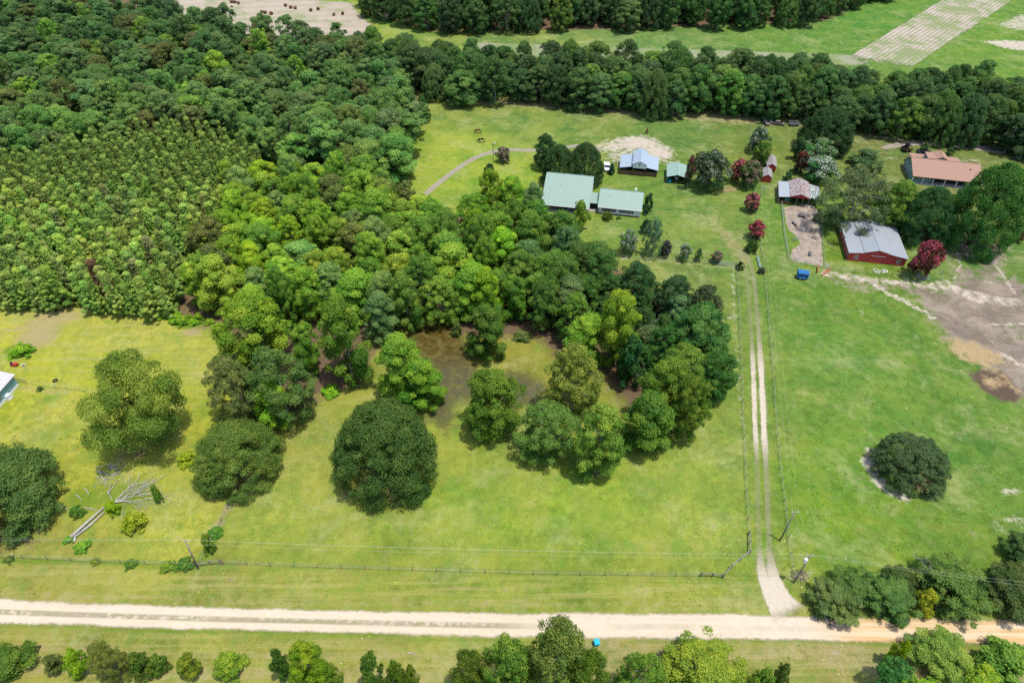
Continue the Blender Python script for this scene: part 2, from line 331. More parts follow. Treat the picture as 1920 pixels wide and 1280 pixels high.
# rich weedy growth
for (a, b, r, q, s) in [(35,656,3.4,2.4,1.0),(230,930,7,5,.7),(160,935,5,4,.7),(900,920,6,3,.5),(1000,960,5,3,.5),(960,1010,4,2,.45),(1130,1020,4,2,.45),(700,1075,8,2,.5),(1060,205,8,4,.5),(880,300,5,3,.4),(1030,215,10,4,.45),(215,690,8,5,.4)]: blob(LUSH, a, b, r, q, s)
area(LUSH, [(165,548),(265,560),(268,582),(200,585),(160,565)], 0.95, 2); area(LUSH, [(310,590),(380,608),(375,622),(330,615)], 0.95, 1.5)
path(LUSH, [(440,928),(405,1000),(375,1058)], 0.5, 0.85, 1.0); path(LUSH, [(360,1063),(0,1047),(-100,1043)], 0.4, 0.7, 1.0); path(LUSH, [(420,1060),(640,1068),(1000,1079),(1313,1083)], 0.3, 0.5, 0.9)
path(LUSH, [(-50,1172),(320,1180),(640,1190),(960,1198)], 0.5, 0.55, 1.2); path(LUSH, [(1200,1197),(1500,1198),(1700,1202)], 0.6, 0.7, 1.2)
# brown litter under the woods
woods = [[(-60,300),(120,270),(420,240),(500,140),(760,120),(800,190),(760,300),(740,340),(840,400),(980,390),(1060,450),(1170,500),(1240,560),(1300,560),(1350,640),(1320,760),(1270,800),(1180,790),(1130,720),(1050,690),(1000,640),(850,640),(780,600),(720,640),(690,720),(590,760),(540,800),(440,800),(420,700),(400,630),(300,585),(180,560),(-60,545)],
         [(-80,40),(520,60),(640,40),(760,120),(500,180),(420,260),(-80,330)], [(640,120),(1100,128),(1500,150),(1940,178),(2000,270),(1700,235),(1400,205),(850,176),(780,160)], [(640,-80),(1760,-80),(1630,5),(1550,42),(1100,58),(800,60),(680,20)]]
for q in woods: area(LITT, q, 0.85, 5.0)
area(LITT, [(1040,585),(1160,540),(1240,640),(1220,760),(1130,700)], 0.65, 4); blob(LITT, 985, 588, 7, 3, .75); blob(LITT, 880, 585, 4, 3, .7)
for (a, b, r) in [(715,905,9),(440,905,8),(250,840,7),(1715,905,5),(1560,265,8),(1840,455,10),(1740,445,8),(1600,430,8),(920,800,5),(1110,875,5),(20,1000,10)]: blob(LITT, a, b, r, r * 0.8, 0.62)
area(SAND, [(500,-30),(345,0),(420,20),(520,45),(600,55),(690,42),(650,22),(640,10),(560,5),(520,-30)], 0.72, 5); area(LITT, [(-200,-80),(345,-40),(420,25),(300,60),(-200,60)], 0.7, 8)
area(SAND, [(1850,45),(1900,25),(2100,0),(2100,70),(1900,60)], 0.66, 6); area(SAND, [(1830,76),(1880,74),(2100,84),(2100,104),(1895,95)], 0.8, 3)

gm = bpy.data.meshes.new('ground')
Zg = np.zeros_like(X)
co = np.stack([X, Y, Zg], -1).reshape(-1, 3)
idx = np.arange(nx * ny).reshape(ny, nx)
q = np.stack([idx[:-1, :-1], idx[:-1, 1:], idx[1:, 1:], idx[1:, :-1]], -1).reshape(-1, 4)
def np_mesh(me, co, quads):
    n, m = len(co), len(quads); kq = quads.shape[1]
    me.vertices.add(n); me.vertices.foreach_set('co', np.ascontiguousarray(co, np.float32).ravel())
    me.loops.add(m * kq); me.loops.foreach_set('vertex_index', np.ascontiguousarray(quads, np.int32).ravel())
    me.polygons.add(m); me.polygons.foreach_set('loop_start', np.arange(0, m * kq, kq, dtype=np.int32)); me.polygons.foreach_set('loop_total', np.full(m, kq, np.int32))
    me.update(calc_edges=True)
def fattr(me, name, data, dom='POINT'):
    a = me.attributes.new(name, 'FLOAT', dom); a.data.foreach_set('value', np.ascontiguousarray(data, np.float32).ravel())
np_mesh(gm, co, q)
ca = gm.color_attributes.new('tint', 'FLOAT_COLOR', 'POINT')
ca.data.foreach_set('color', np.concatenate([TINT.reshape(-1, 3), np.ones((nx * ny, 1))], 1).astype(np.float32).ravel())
for nm, F in dict(sand=SAND, mud=MUD, litter=LITT, lush=LUSH, straw=STRAW, dry=DRY, dung=DUNG, pen=PEN, mow=MOW).items(): fattr(gm, nm, F)

k = NT('pasture'); p = k.pos()
n_f = k.noise(2.6, 4, 0.7, p); n_m = k.noise(0.55, 4, 0.65, p); n_l = k.noise(0.11, 4, 0.6, p); n_x = k.noise(0.03, 3, 0.5, p)
mow = k.noise(1.0, 3, 0.6, k.mapping(p, (0.05, 1.1, 1), (0, 0, R(-14)))); n_t = k.noise(1.2, 2, 0.5, p)
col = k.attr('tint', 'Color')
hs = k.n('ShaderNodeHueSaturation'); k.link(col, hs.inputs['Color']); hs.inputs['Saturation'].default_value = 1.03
g_f, g_m, g_l = k.ss(n_f, 0.28, 0.72), k.ss(n_m, 0.30, 0.70), k.ss(n_l, 0.32, 0.68)
n_c = k.noise(0.32, 5, 0.62, p, 0.4); n_d = k.noise(0.75, 4, 0.6, k.mapping(p, (1, 1, 1), (0, 0, 1.1)), 0.3)
k.link(k.math('ADD', k.math('MULTIPLY', g_l, -0.035), k.math('MULTIPLY_ADD', k.ss(n_c, 0.35, 0.65), -0.02, 0.519)), hs.inputs['Hue'])
v = k.math('MULTIPLY_ADD', g_f, 0.40, 0.90); v = k.math('MULTIPLY', v, k.math('MULTIPLY_ADD', g_m, 0.38, 0.83)); v = k.math('MULTIPLY', v, k.math('MULTIPLY_ADD', g_l, 0.28, 0.88))
n_g = k.ss(k.noise(5.5, 3, 0.75, p), 0.25, 0.75); v = k.math('MULTIPLY', v, k.math('MULTIPLY_ADD', n_g, 0.44, 0.78))
k.link(v, hs.inputs['Value']); col = hs.outputs[0]
fleck = k.math('MULTIPLY', k.ss(k.noise(1.7, 4, 0.7, k.mapping(p, (1, 1, 1), (0, 0, 0.5))), 0.58, 0.72), k.ss(k.noise(0.13, 3, 0.6, p), 0.40, 0.62))
col = k.mix(k.math('MULTIPLY', fleck, 0.62), col, (0.26, 0.25, 0.165))      # dead stems and sandy flecks
col = k.mix(k.math('MULTIPLY', k.math('MULTIPLY', k.ss(mow, 0.42, 0.66), 0.60), k.attr('mow')), col, (0.30, 0.26, 0.10))
col = k.mix(k.math('MULTIPLY', k.math('MULTIPLY', k.ss(n_c, 0.48, 0.66), k.ss(n_d, 0.36, 0.60)), 0.65), col, (0.095, 0.190, 0.028))        # greener clumps
col = k.mix(k.math('MULTIPLY', k.ss(n_d, 0.54, 0.72), 0.55), col, (0.085, 0.165, 0.026))
col = k.mix(k.math('MULTIPLY', k.ss(n_t, 0.62, 0.78), 0.28), col, (0.065, 0.125, 0.026))
col = k.mix(k.math('MULTIPLY', k.ss(k.noise(0.19, 6, 0.72, p, 0.3), 0.50, 0.72), 0.34), col, (0.25, 0.235, 0.10))   # thin, tired turf
sxy = k.n('ShaderNodeSeparateXYZ'); k.link(p, sxy.inputs[0]); lft = k.math('SUBTRACT', 1.0, k.ss(sxy.outputs[0], 10, 60))      # yellow swathes, fading out toward the right
col = k.mix(k.math('MULTIPLY', k.math('MULTIPLY', k.ss(k.noise(0.06, 5, 0.65, p, 0.5), 0.38, 0.60), lft), 0.34), col, (0.29, 0.285, 0.050))
pale = k.math('MULTIPLY', k.ss(k.noise(0.085, 6, 0.7, p, 0.6), 0.50, 0.66), k.math('MULTIPLY_ADD', g_m, 0.6, 0.4))
col = k.mix(k.math('MULTIPLY', pale, 0.45), col, (0.30, 0.30, 0.135))        # grazed, paler ground
deep = k.math('MULTIPLY', k.ss(k.noise(0.13, 6, 0.7, k.mapping(p, (1, 1, 1), (0, 0, 2.0)), 0.6), 0.54, 0.68), k.ss(n_m, 0.36, 0.60))
col = k.mix(k.math('MULTIPLY', deep, 0.55), col, (0.085, 0.180, 0.026))      # richer growth on old droppings
lush = k.ss(k.math('ADD', k.attr('lush'), k.math('MULTIPLY_ADD', n_m, 0.8, -0.4)), 0.35, 0.65)
col = k.mix(k.math('MULTIPLY', lush, 0.75), col, k.mix(n_f, (0.04, 0.10, 0.012), (0.14, 0.21, 0.018)))
dry = k.ss(k.math('ADD', k.attr('dry'), k.math('MULTIPLY_ADD', n_m, 0.9, -0.45)), 0.3, 0.75)
col = k.mix(k.math('MULTIPLY', dry, 0.75), col, k.mix(n_f, (0.20, 0.15, 0.075), (0.36, 0.29, 0.16)))
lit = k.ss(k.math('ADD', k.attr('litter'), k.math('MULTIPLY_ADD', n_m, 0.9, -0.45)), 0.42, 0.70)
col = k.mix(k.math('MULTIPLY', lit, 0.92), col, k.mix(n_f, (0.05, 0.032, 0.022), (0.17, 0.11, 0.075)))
mud = k.ss(k.math('ADD', k.attr('mud'), k.math('MULTIPLY_ADD', k.math('ADD', n_m, n_l), 1.5, -1.5)), 0.24, 0.80)
mudc = k.mix(k.ss(k.noise(0.16, 5, 0.65, p, 0.6), 0.35, 0.65), (0.145, 0.115, 0.090), (0.24, 0.195, 0.155))
mudc = k.mix(k.ss(k.noise(0.4, 5, 0.7, k.mapping(p, (0.5, 1.3, 1), (0, 0, 0.3)), 0.8), 0.60, 0.72), mudc, (0.36, 0.305, 0.24))
mudc = k.mix(k.math('MULTIPLY', k.ss(k.noise(0.09, 4, 0.6, p, 0.5), 0.60, 0.72), 0.6), mudc, (0.09, 0.13, 0.05))
mudc = k.mix(k.math('MULTIPLY', k.ss(n_t, 0.68, 0.72), 0.8), mudc, (0.03, 0.025, 0.02))
col = k.mix(mud, col, mudc)
pen = k.ss(k.math('ADD', k.attr('pen'), k.math('MULTIPLY_ADD', n_m, 0.3, -0.15)), 0.45, 0.6)
penc = k.mix(k.ss(n_m, 0.3, 0.7), (0.20, 0.16, 0.125), (0.32, 0.265, 0.215)); penc = k.mix(k.ss(n_t, 0.66, 0.70), penc, (0.07, 0.05, 0.04))
col = k.mix(pen, col, penc)
snd = k.ss(k.math('ADD', k.attr('sand'), k.math('MULTIPLY_ADD', k.math('ADD', n_m, k.math('MULTIPLY', n_f, 0.6)), 0.95, -0.76)), 0.42, 0.78)
col = k.mix(k.math('MULTIPLY', snd, 0.92), col, k.mix(n_m, (0.30, 0.245, 0.19), (0.50, 0.44, 0.37)))
dng = k.ss(k.math('ADD', k.attr('dung'), k.math('MULTIPLY_ADD', n_m, 0.9, -0.45)), 0.3, 0.7)
stc = k.noise(3.0, 5, 0.8, k.mapping(p, (1, 1, 1), (0, 0, 0.7)), 2.0)
col = k.mix(dng, col, k.mix(stc, (0.03, 0.02, 0.014), (0.14, 0.10, 0.07)))
stw = k.ss(k.math('ADD', k.attr('straw'), k.math('MULTIPLY_ADD', n_m, 1.3, -0.65)), 0.30, 0.80)
col = k.mix(stw, col, k.mix(k.ss(stc, 0.35, 0.65), (0.20, 0.14, 0.07), (0.40, 0.30, 0.165)))
sp = k.voro(0.55, p); fl = k.math('MULTIPLY', k.math('LESS_THAN', sp, 0.065), k.ss(k.noise(0.07, 2, 0.5, p), 0.5, 0.62))
col = k.mix(k.math('MULTIPLY', fl, 0.8), col, (0.55, 0.52, 0.42))
M['pasture'] = k.done(k.bsdf(col, 0.95, 0, k.bump(k.math('ADD', n_f, k.math('MULTIPLY', n_m, 2.0)), 0.55, 0.30), 0.05))
gm.materials.append(M['pasture'])
tag(bpy.data.objects.new('ground', gm), 'green pasture and lawn with worn sandy spots', None, None, 'structure'); C.objects.link(bpy.data.objects['ground'])

# ------------------------------------------------------------------ lanes, fields and water as thin sheets on the land
def ribbon(name, label, pts, width, mat, z=0.02, na=10, step=1.5, jit=0.0):
    g = [Vector(P(a, b)) for a, b in pts]
    ww = width if hasattr(width, '__len__') else [width] * len(g)
    cs = []; wd = []
    for i in range(len(g) - 1):                                   # Catmull-Rom
        p0, p1, p2, p3 = g[max(i - 1, 0)], g[i], g[i + 1], g[min(i + 2, len(g) - 1)]
        n = max(2, int((p2 - p1).length / step))
        for j in range(n):
            t = j / n; cs.append(0.5 * ((2 * p1) + (-p0 + p2) * t + (2 * p0 - 5 * p1 + 4 * p2 - p3) * t * t + (-p0 + 3 * p1 - 3 * p2 + p3) * t ** 3)); wd.append(ww[i] * (1 - t) + ww[i + 1] * t)
    cs.append(g[-1]); wd.append(ww[-1])
    vs = []; ac = []; al = []; run = 0
    for i, c in enumerate(cs):
        d = (cs[min(i + 1, len(cs) - 1)] - cs[max(i - 1, 0)]).normalized(); nn = Vector((-d.y, d.x))
        if i: run += (cs[i] - cs[i - 1]).length
        for j in range(na + 1):
            u = -1 + 2 * j / na; q = c + nn * u * wd[i] / 2; vs.append((q.x, q.y, z)); ac.append(u); al.append(run)
    fs = [(i * (na + 1) + j, (i + 1) * (na + 1) + j, (i + 1) * (na + 1) + j + 1, i * (na + 1) + j + 1) for i in range(len(cs) - 1) for j in range(na)]
    me = bpy.data.meshes.new(name); np_mesh(me, np.array(vs), np.array(fs)); fattr(me, 'across', ac); fattr(me, 'along', al)
    if me.polygons[0].normal.z < 0: me.flip_normals()
    me.materials.append(M[mat]); o = bpy.data.objects.new(name, me); C.objects.link(o); return tag(o, label, None, None, 'structure')
def sheet_shader(k, col, alpha, rough=0.95, normal=None, spec=0.05):
    tb = k.n('ShaderNodeBsdfTransparent'); mx = k.n('ShaderNodeMixShader'); k.val(mx.inputs[0], alpha)
    k.link(tb.outputs[0], mx.inputs[1]); k.link(k.bsdf(col, rough, 0, normal, spec), mx.inputs[2]); return k.done(mx.outputs[0])
k = NT('sand_road'); p = k.pos(); n1 = k.noise(1.1, 5, 0.65, p); n2 = k.noise(0.12, 3, 0.5, p); u = k.attr('across'); au = k.math('ABSOLUTE', u)
nl = k.noise(0.6, 4, 0.6, k.mapping(p, (0.06, 1.6, 1), (0, 0, R(-1.5))))
sx = k.n('ShaderNodeSeparateXYZ'); k.link(p, sx.inputs[0])
orange = k.ss(k.math('ADD', sx.outputs[0], k.math('MULTIPLY', n2, 6)), 50, 60)
col = k.mix(n1, (0.39, 0.325, 0.235), (0.56, 0.48, 0.37)); col = k.mix(k.math('MULTIPLY', k.ss(nl, 0.5, 0.7), 0.35), col, (0.37, 0.305, 0.22))
ogc = k.mix(k.ss(nl, 0.4, 0.6), (0.44, 0.295, 0.14), (0.52, 0.42, 0.285)); col = k.mix(orange, col, ogc)
mid = k.math('SUBTRACT', 1.0, k.ss(k.math('ABSOLUTE', k.math('ADD', u, 0.06)), 0.10, 0.30))
grow = k.math('MULTIPLY', k.math('MULTIPLY', mid, k.math('SUBTRACT', 1.0, k.ss(sx.outputs[0], -6, 8))), k.ss(k.math('ADD', n1, k.math('MULTIPLY', nl, 0.6)), 0.60, 0.85))
col = k.mix(k.math('MULTIPLY', grow, 0.8), col, (0.16, 0.16, 0.075))
col = k.mix(k.math('MULTIPLY', k.math('MULTIPLY', mid, k.math('SUBTRACT', 1.0, orange)), k.math('MULTIPLY', k.ss(n2, 0.35, 0.65), 0.42)), col, (0.29, 0.24, 0.175))
al = k.math('SUBTRACT', 1.0, k.ss(k.math('ADD', au, k.math('MULTIPLY_ADD', k.math('ADD', n1, n2), 0.5, -0.5)), 0.70, 1.0))
M['sand_road'] = sheet_shader(k, col, al, 0.95, k.bump(n1, 0.3, 0.06))
ribbon('dirt_road', 'pale sandy dirt road crossing the foreground', [(-400,1128),(-150,1138),(0,1145),(320,1156),(640,1164),(960,1171),(1280,1173),(1600,1179),(1920,1186),(2300,1194)], [4.6,4.6,4.6,4.4,4.3,4.6,4.8,4.5,4.6,4.6], 'sand_road', 0.02, 14)
k = NT('two_track'); p = k.pos(); n1 = k.noise(1.3, 5, 0.7, p); n2 = k.noise(0.22, 4, 0.6, p); u = k.attr('across'); au = k.math('ABSOLUTE', u); v = k.attr('along')
rut = k.math('SUBTRACT', 1.0, k.ss(k.math('ABSOLUTE', k.math('SUBTRACT', au, 0.42)), 0.14, 0.36))
left = k.math('MULTIPLY_ADD', k.math('LESS_THAN', u, 0.0), 0.16, 0.0)
fl = k.math('SUBTRACT', 1.0, k.ss(v, 7.0, 15.0))                       # loose sand by the road mouth
wh = k.math('MULTIPLY', k.ss(v, 30.0, 42.0), k.math('SUBTRACT', 1.0, k.ss(v, 58.0, 78.0)))   # washed white stretch
s_ = k.math('ADD', k.math('MULTIPLY', rut, 0.46), k.math('ADD', k.math('MULTIPLY', fl, 0.75), k.math('MULTIPLY', wh, 0.20)))
s_ = k.math('ADD', s_, left)
s_ = k.math('ADD', s_, k.math('MULTIPLY_ADD', k.math('ADD', n1, n2), 0.7, -0.7))
al = k.math('MULTIPLY', k.ss(s_, 0.20, 0.74), k.math('SUBTRACT', 1.0, k.ss(k.math('ADD', au, k.math('MULTIPLY_ADD', n1, 0.4, -0.2)), 0.72, 0.95)))
col = k.mix(k.math('ADD', k.math('MULTIPLY', n1, 0.5), k.math('MULTIPLY', k.math('MAXIMUM', wh, fl), 0.5)), (0.27, 0.235, 0.15), (0.57, 0.50, 0.40))
al = k.math('MULTIPLY', al, k.ss(k.math('ADD', v, k.math('MULTIPLY', n1, 2.0)), 1.6, 4.2)); al = k.math('MULTIPLY', al, k.math('SUBTRACT', 1.0, k.ss(v, 100.0, 118.0)))
M['two_track'] = sheet_shader(k, col, k.math('MULTIPLY', al, k.math('MULTIPLY_ADD', k.math('MAXIMUM', wh, fl), 0.50, 0.34)))
ribbon('driveway', 'long two-track sandy driveway between two wire fences', [(1492,1166),(1464,1130),(1443,1085),(1434,1040),(1431,980),(1429,900),(1424,800),(1420,700),(1415,620),(1410,550),(1402,500),(1386,466),(1355,435)], [9.5,6.0,4.6,4.2,4.2,4.2,4.2,4.2,4.2,4.2,4.2,4.2,4.2], 'two_track', 0.035, 24, 1.0)
k = NT('lane_sand'); p = k.pos(); n1 = k.noise(1.3, 5, 0.7, p); u = k.attr('across'); au = k.math('ABSOLUTE', u)
mid = k.math('SUBTRACT', 1.0, k.ss(au, 0.10, 0.28))
al = k.math('MULTIPLY', k.math('SUBTRACT', 1.0, k.ss(k.math('ADD', au, k.math('MULTIPLY_ADD', n1, 0.5, -0.25)), 0.62, 0.9)), k.math('MULTIPLY_ADD', mid, -0.35, 0.92))
M['lane_sand'] = sheet_shader(k, k.mix(n1, (0.22, 0.185, 0.15), (0.36, 0.315, 0.265)), al)
ribbon('farm_lane', 'narrow curving sandy lane through the horse pasture', [(770,390),(806,357),(838,331),(878,303),(915,287),(955,281),(1000,282),(1045,279),(1090,273),(1130,282)], 2.5, 'lane_sand', 0.02, 10)
ribbon('house_lane', 'pale sandy lane behind the brown-roofed house', [(1655,278),(1690,271),(1740,268),(1800,273),(1860,280),(1920,287),(2040,303)], [2.2,4.0,4.6,5.6,6.2,6.0,6.0], 'lane_sand', 0.02, 10)

def patch(name, label, corners, mat, z=0.02, nu=60, nv=30, along=0):
    g = [np.array(P(a, b)) for a, b in corners]; vs = []; ac = []; ed = []
    d = (g[1] - g[0]) if along == 0 else (g[3] - g[0]); d = d / np.linalg.norm(d); nn = np.array([-d[1], d[0]])
    for j in range(nv + 1):
        for i in range(nu + 1):
            u, v = i / nu, j / nv; q = (g[0] * (1 - u) + g[1] * u) * (1 - v) + (g[3] * (1 - u) + g[2] * u) * v
            vs.append((q[0], q[1], z)); ac.append(float((q - g[0]) @ nn)); ed.append(min(u, 1 - u, v, 1 - v) * 2)
    fs = [(j * (nu + 1) + i, j * (nu + 1) + i + 1, (j + 1) * (nu + 1) + i + 1, (j + 1) * (nu + 1) + i) for j in range(nv) for i in range(nu)]
    me = bpy.data.meshes.new(name); np_mesh(me, np.array(vs), np.array(fs)); fattr(me, 'across', ac); fattr(me, 'edge', ed)
    if me.polygons[0].normal.z < 0: me.flip_normals()
    me.materials.append(M[mat]); o = bpy.data.objects.new(name, me); C.objects.link(o); return tag(o, label, None, None, 'structure')
def rows(name, per, sandc, gap, bare, grassy=0.8, con=1.0):
    k = NT(name); p = k.pos(); n1 = k.noise(0.9, 4, 0.7, p); n2 = k.noise(0.055, 5, 0.65, p, 0.4); n3 = k.noise(0.25, 4, 0.7, p); u = k.attr('across')
    tri = k.math('PINGPONG', k.math('ADD', u, k.math('ADD', k.math('MULTIPLY', n1, 0.35), k.math('MULTIPLY', n2, 1.2))), per / 2); ln = k.ss(tri, per * 0.06, per * 0.36)
    ln = k.math('MAXIMUM', ln, k.ss(n3, 0.50, 0.70)); ln = k.math('MULTIPLY_ADD', ln, con, 1.0 - con)
    c = k.mix(ln, gap, k.mix(n1, np.array(sandc) * 0.75, np.array(sandc) * 1.15))
    g_ = k.ss(k.math('ADD', n2, k.math('MULTIPLY', n3, 0.35)), bare, bare + 0.16); c = k.mix(k.math('MULTIPLY', g_, grassy), c, k.mix(n1, (0.10, 0.15, 0.05), (0.19, 0.235, 0.085)))
    al = k.ss(k.math('ADD', k.attr('edge'), k.math('MULTIPLY_ADD', n3, 0.25, -0.16)), 0.0, 0.06)
    M[name] = sheet_shader(k, c, al, 0.95, k.bump(ln, 0.4, 0.15))
rows('furrows', 1.9, (0.37, 0.325, 0.265), (0.235, 0.205, 0.15), 0.60); rows('faint_rows', 1.9, (0.24, 0.24, 0.165), (0.19, 0.215, 0.12), 0.58, 0.9, 0.6); rows('hay_rows', 9.0, (0.35, 0.30, 0.235), (0.26, 0.215, 0.165), 0.64, 0.6, 0.45)
patch('furrowed_field', 'pale furrowed field running diagonally beyond the windbreak', [(1585,108),(1775,-8),(1915,-8),(1705,132)], 'furrows', 0.03, 60, 60, 0)
patch('stubble_strip', 'thin strip of pale stubble rows behind the windbreak', [(860,78),(1640,104),(1640,124),(860,104)], 'faint_rows', 0.015, 80, 16, 0)
patch('hay_field', 'pinkish sandy hay field at the far left', [(290,90),(730,70),(665,4),(330,-20)], 'hay_rows', 0.02, 80, 40, 0)

# wet hollow with shallow brown water
pond = [(772,600),(800,588),(845,598),(880,640),(900,680),(930,700),(960,690),(1000,700),(1030,720),(1010,760),(960,770),(900,750),(860,760),(855,800),(835,815),(800,790),(795,740),(800,700),(770,660),(758,625)]
pg = GP(pond); pa = np.array(pg); px0, py0 = pa.min(0) - 3; px1, py1 = pa.max(0) + 3
xx = np.arange(px0, px1, 0.8); yy = np.arange(py0, py1, 0.8); PX, PY = np.meshgrid(xx, yy); sdv = poly_sd(PX, PY, pg)
ii = np.arange(PX.size).reshape(PX.shape); qq = np.stack([ii[:-1, :-1], ii[:-1, 1:], ii[1:, 1:], ii[1:, :-1]], -1).reshape(-1, 4)
pm = bpy.data.meshes.new('pond'); np_mesh(pm, np.stack([PX, PY, np.full(PX.shape, 0.03)], -1).reshape(-1, 3), qq); fattr(pm, 'edge', sdv)
k = NT('swamp_water'); p = k.pos(); n1 = k.noise(0.5, 5, 0.65, p); n2 = k.noise(1.6, 4, 0.7, p); n3 = k.noise(0.15, 3, 0.6, p, 0.5)
al = k.ss(k.math('ADD', k.attr('edge'), k.math('MULTIPLY_ADD', n1, 9.0, -4.5)), -1.5, 4.0)
sy = k.n('ShaderNodeSeparateXYZ'); k.link(p, sy.inputs[0])
back = k.ss(k.math('ADD', sy.outputs[1], k.math('MULTIPLY', n3, 10)), 110, 124)
wc = k.mix(back, k.mix(n2, (0.060, 0.056, 0.030), (0.105, 0.098, 0.050)), k.mix(n2, (0.035, 0.020, 0.006), (0.11, 0.070, 0.014)))  # front water greyer: sky reflection mixed into its base colour
wc = k.mix(k.math('MULTIPLY', k.ss(n1, 0.44, 0.66), 0.7), wc, k.mix(n2, (0.085, 0.085, 0.018), (0.17, 0.165, 0.035)))
M['swamp_water'] = sheet_shader(k, wc, k.math('MULTIPLY', al, 0.80), k.math('MULTIPLY_ADD', k.ss(n1, 0.44, 0.6), 0.5, 0.30), k.bump(n2, 0.1, 0.03), 0.25)
pm.materials.append(M['swamp_water']); po = bpy.data.objects.new('pond', pm); C.objects.link(po); tag(po, 'shallow brown swampy pond among the trees', None, None, 'structure')

# ------------------------------------------------------------------ trees: kinds
def unit(v): return v / (np.linalg.norm(v, axis=-1, keepdims=True) + 1e-9)
def leaves(rg, cen, nrm, size, hue, elong=1.25, wide=0.72):
    n = len(cen); t = unit(np.cross(nrm, rg.normal(size=(n, 3)))); b = np.cross(nrm, t); s = size[:, None]
    fold = nrm * s * 0.22
    v = np.stack([cen + t * s * elong, cen + b * s * wide + fold, cen - t * s * elong, cen - b * s * wide + fold], 1).reshape(-1, 3)
    return v, np.repeat(hue, 1)
def crown_mesh(name, mat, parts):
    v = np.concatenate([a for a, _ in parts]); h = np.concatenate([b for _, b in parts])
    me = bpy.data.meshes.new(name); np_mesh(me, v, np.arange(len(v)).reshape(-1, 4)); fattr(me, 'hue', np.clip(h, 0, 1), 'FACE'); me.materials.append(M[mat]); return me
ENV = dict(dome=lambda t: np.sqrt(np.clip(1 - (t * 1.0) ** 2.2, 0, 1)) * np.where(t < 0.12, 0.86 + t * 1.15, 1.0),
           oval=lambda t: np.sqrt(np.clip(1 - ((t - 0.42) / 0.60) ** 2, 0.02, 1)),
           tall=lambda t: np.clip(np.sqrt(np.clip(1 - ((t - 0.30) / 0.73) ** 2, 0.0, 1)), 0.10, 1),
           cone=lambda t: np.clip((1 - t) ** 1.0 * 1.02, 0.05, 1) * np.clip(0.55 + t * 4, 0, 1),
           spread=lambda t: np.sqrt(np.clip(1 - ((t - 0.5) / 0.56) ** 2, 0.04, 1)),
           high=lambda t: np.sqrt(np.clip(1 - ((t - 0.6) / 0.5) ** 2, 0.0, 1)))
def lobe_set(rg, n, W, H, z0, env, lr, shell=0.62, wild=1.0):
    out = []; lump = (rg.uniform(.04, .12), rg.uniform(0, 6.3), rg.uniform(.03, .11), rg.uniform(0, 6.3))
    for i in range(n):
        t = (i + rg.random()) / n
        t = t ** 0.85
        Rr = float(ENV[env](np.array(t))) * W / 2
        Rr *= 1 + wild * lump[0] * math.sin(2 * i * 2.399963 + lump[1] + 2.2 * t) + wild * lump[2] * math.sin(3 * i * 2.399963 + lump[3] - 4 * t)
        u = 1.06 - (1.06 - shell) * rg.random() ** 1.3 if rg.random() < 0.88 else rg.random()
        if rg.random() < 0.07 * wild: u = 1.09
        ph = i * 2.399963 + rg.normal() * 0.5; r = lr * (0.5 + 1.0 * rg.random() ** 1.3)
        rad = max(0.0, Rr * u - r * 0.55); z = z0 + t * (H - z0 - r * 0.5)
        out.append((rad * math.cos(ph), rad * math.sin(ph), max(z, r * 0.35), r, rg.random()))
    out.append((rg.normal() * 0.3, rg.normal() * 0.3, H - lr * 0.8, lr * 0.9, 0.6))
    return np.array(out)
def fill_leaves(rg, L, nleaf, size, H, flat=0.68, up=0.5, outw=0.6, inner=0.18, elong=1.25, wide=0.72, rough=0.55, huew=0.5, skirt=0.0):
    pr = L[:, 3] ** 2; ix = rg.choice(len(L), nleaf, p=pr / pr.sum()); l = L[ix]
    out = np.stack([l[:, 0], l[:, 1], np.zeros(nleaf)], 1); out = out / (np.linalg.norm(L[:, :2], axis=1).max() + 1e-6)
    v = unit(rg.normal(size=(nleaf, 3)) + out * outw + np.array([0, 0, up]))
    rr = l[:, 3] * np.where(rg.random(nleaf) < inner, rg.random(nleaf), 0.74 + 0.30 * rg.random(nleaf) + (rg.random(nleaf) < 0.14) * 0.4 * rg.random(nleaf))
    cen = l[:, :3] + v * rr[:, None] * np.array([1, 1, flat]) + rg.normal(size=(nleaf, 3)) * size * 0.5
    cen[:, 2] = np.maximum(cen[:, 2], 0.08)
    nrm = unit(v + rg.normal(size=(nleaf, 3)) * rough + np.array([0, 0, 0.35]))
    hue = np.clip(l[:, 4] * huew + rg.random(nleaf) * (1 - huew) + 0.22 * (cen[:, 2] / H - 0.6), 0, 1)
    return leaves(rg, cen, nrm, size * (0.6 + 0.8 * rg.random(nleaf)), hue, elong, wide)
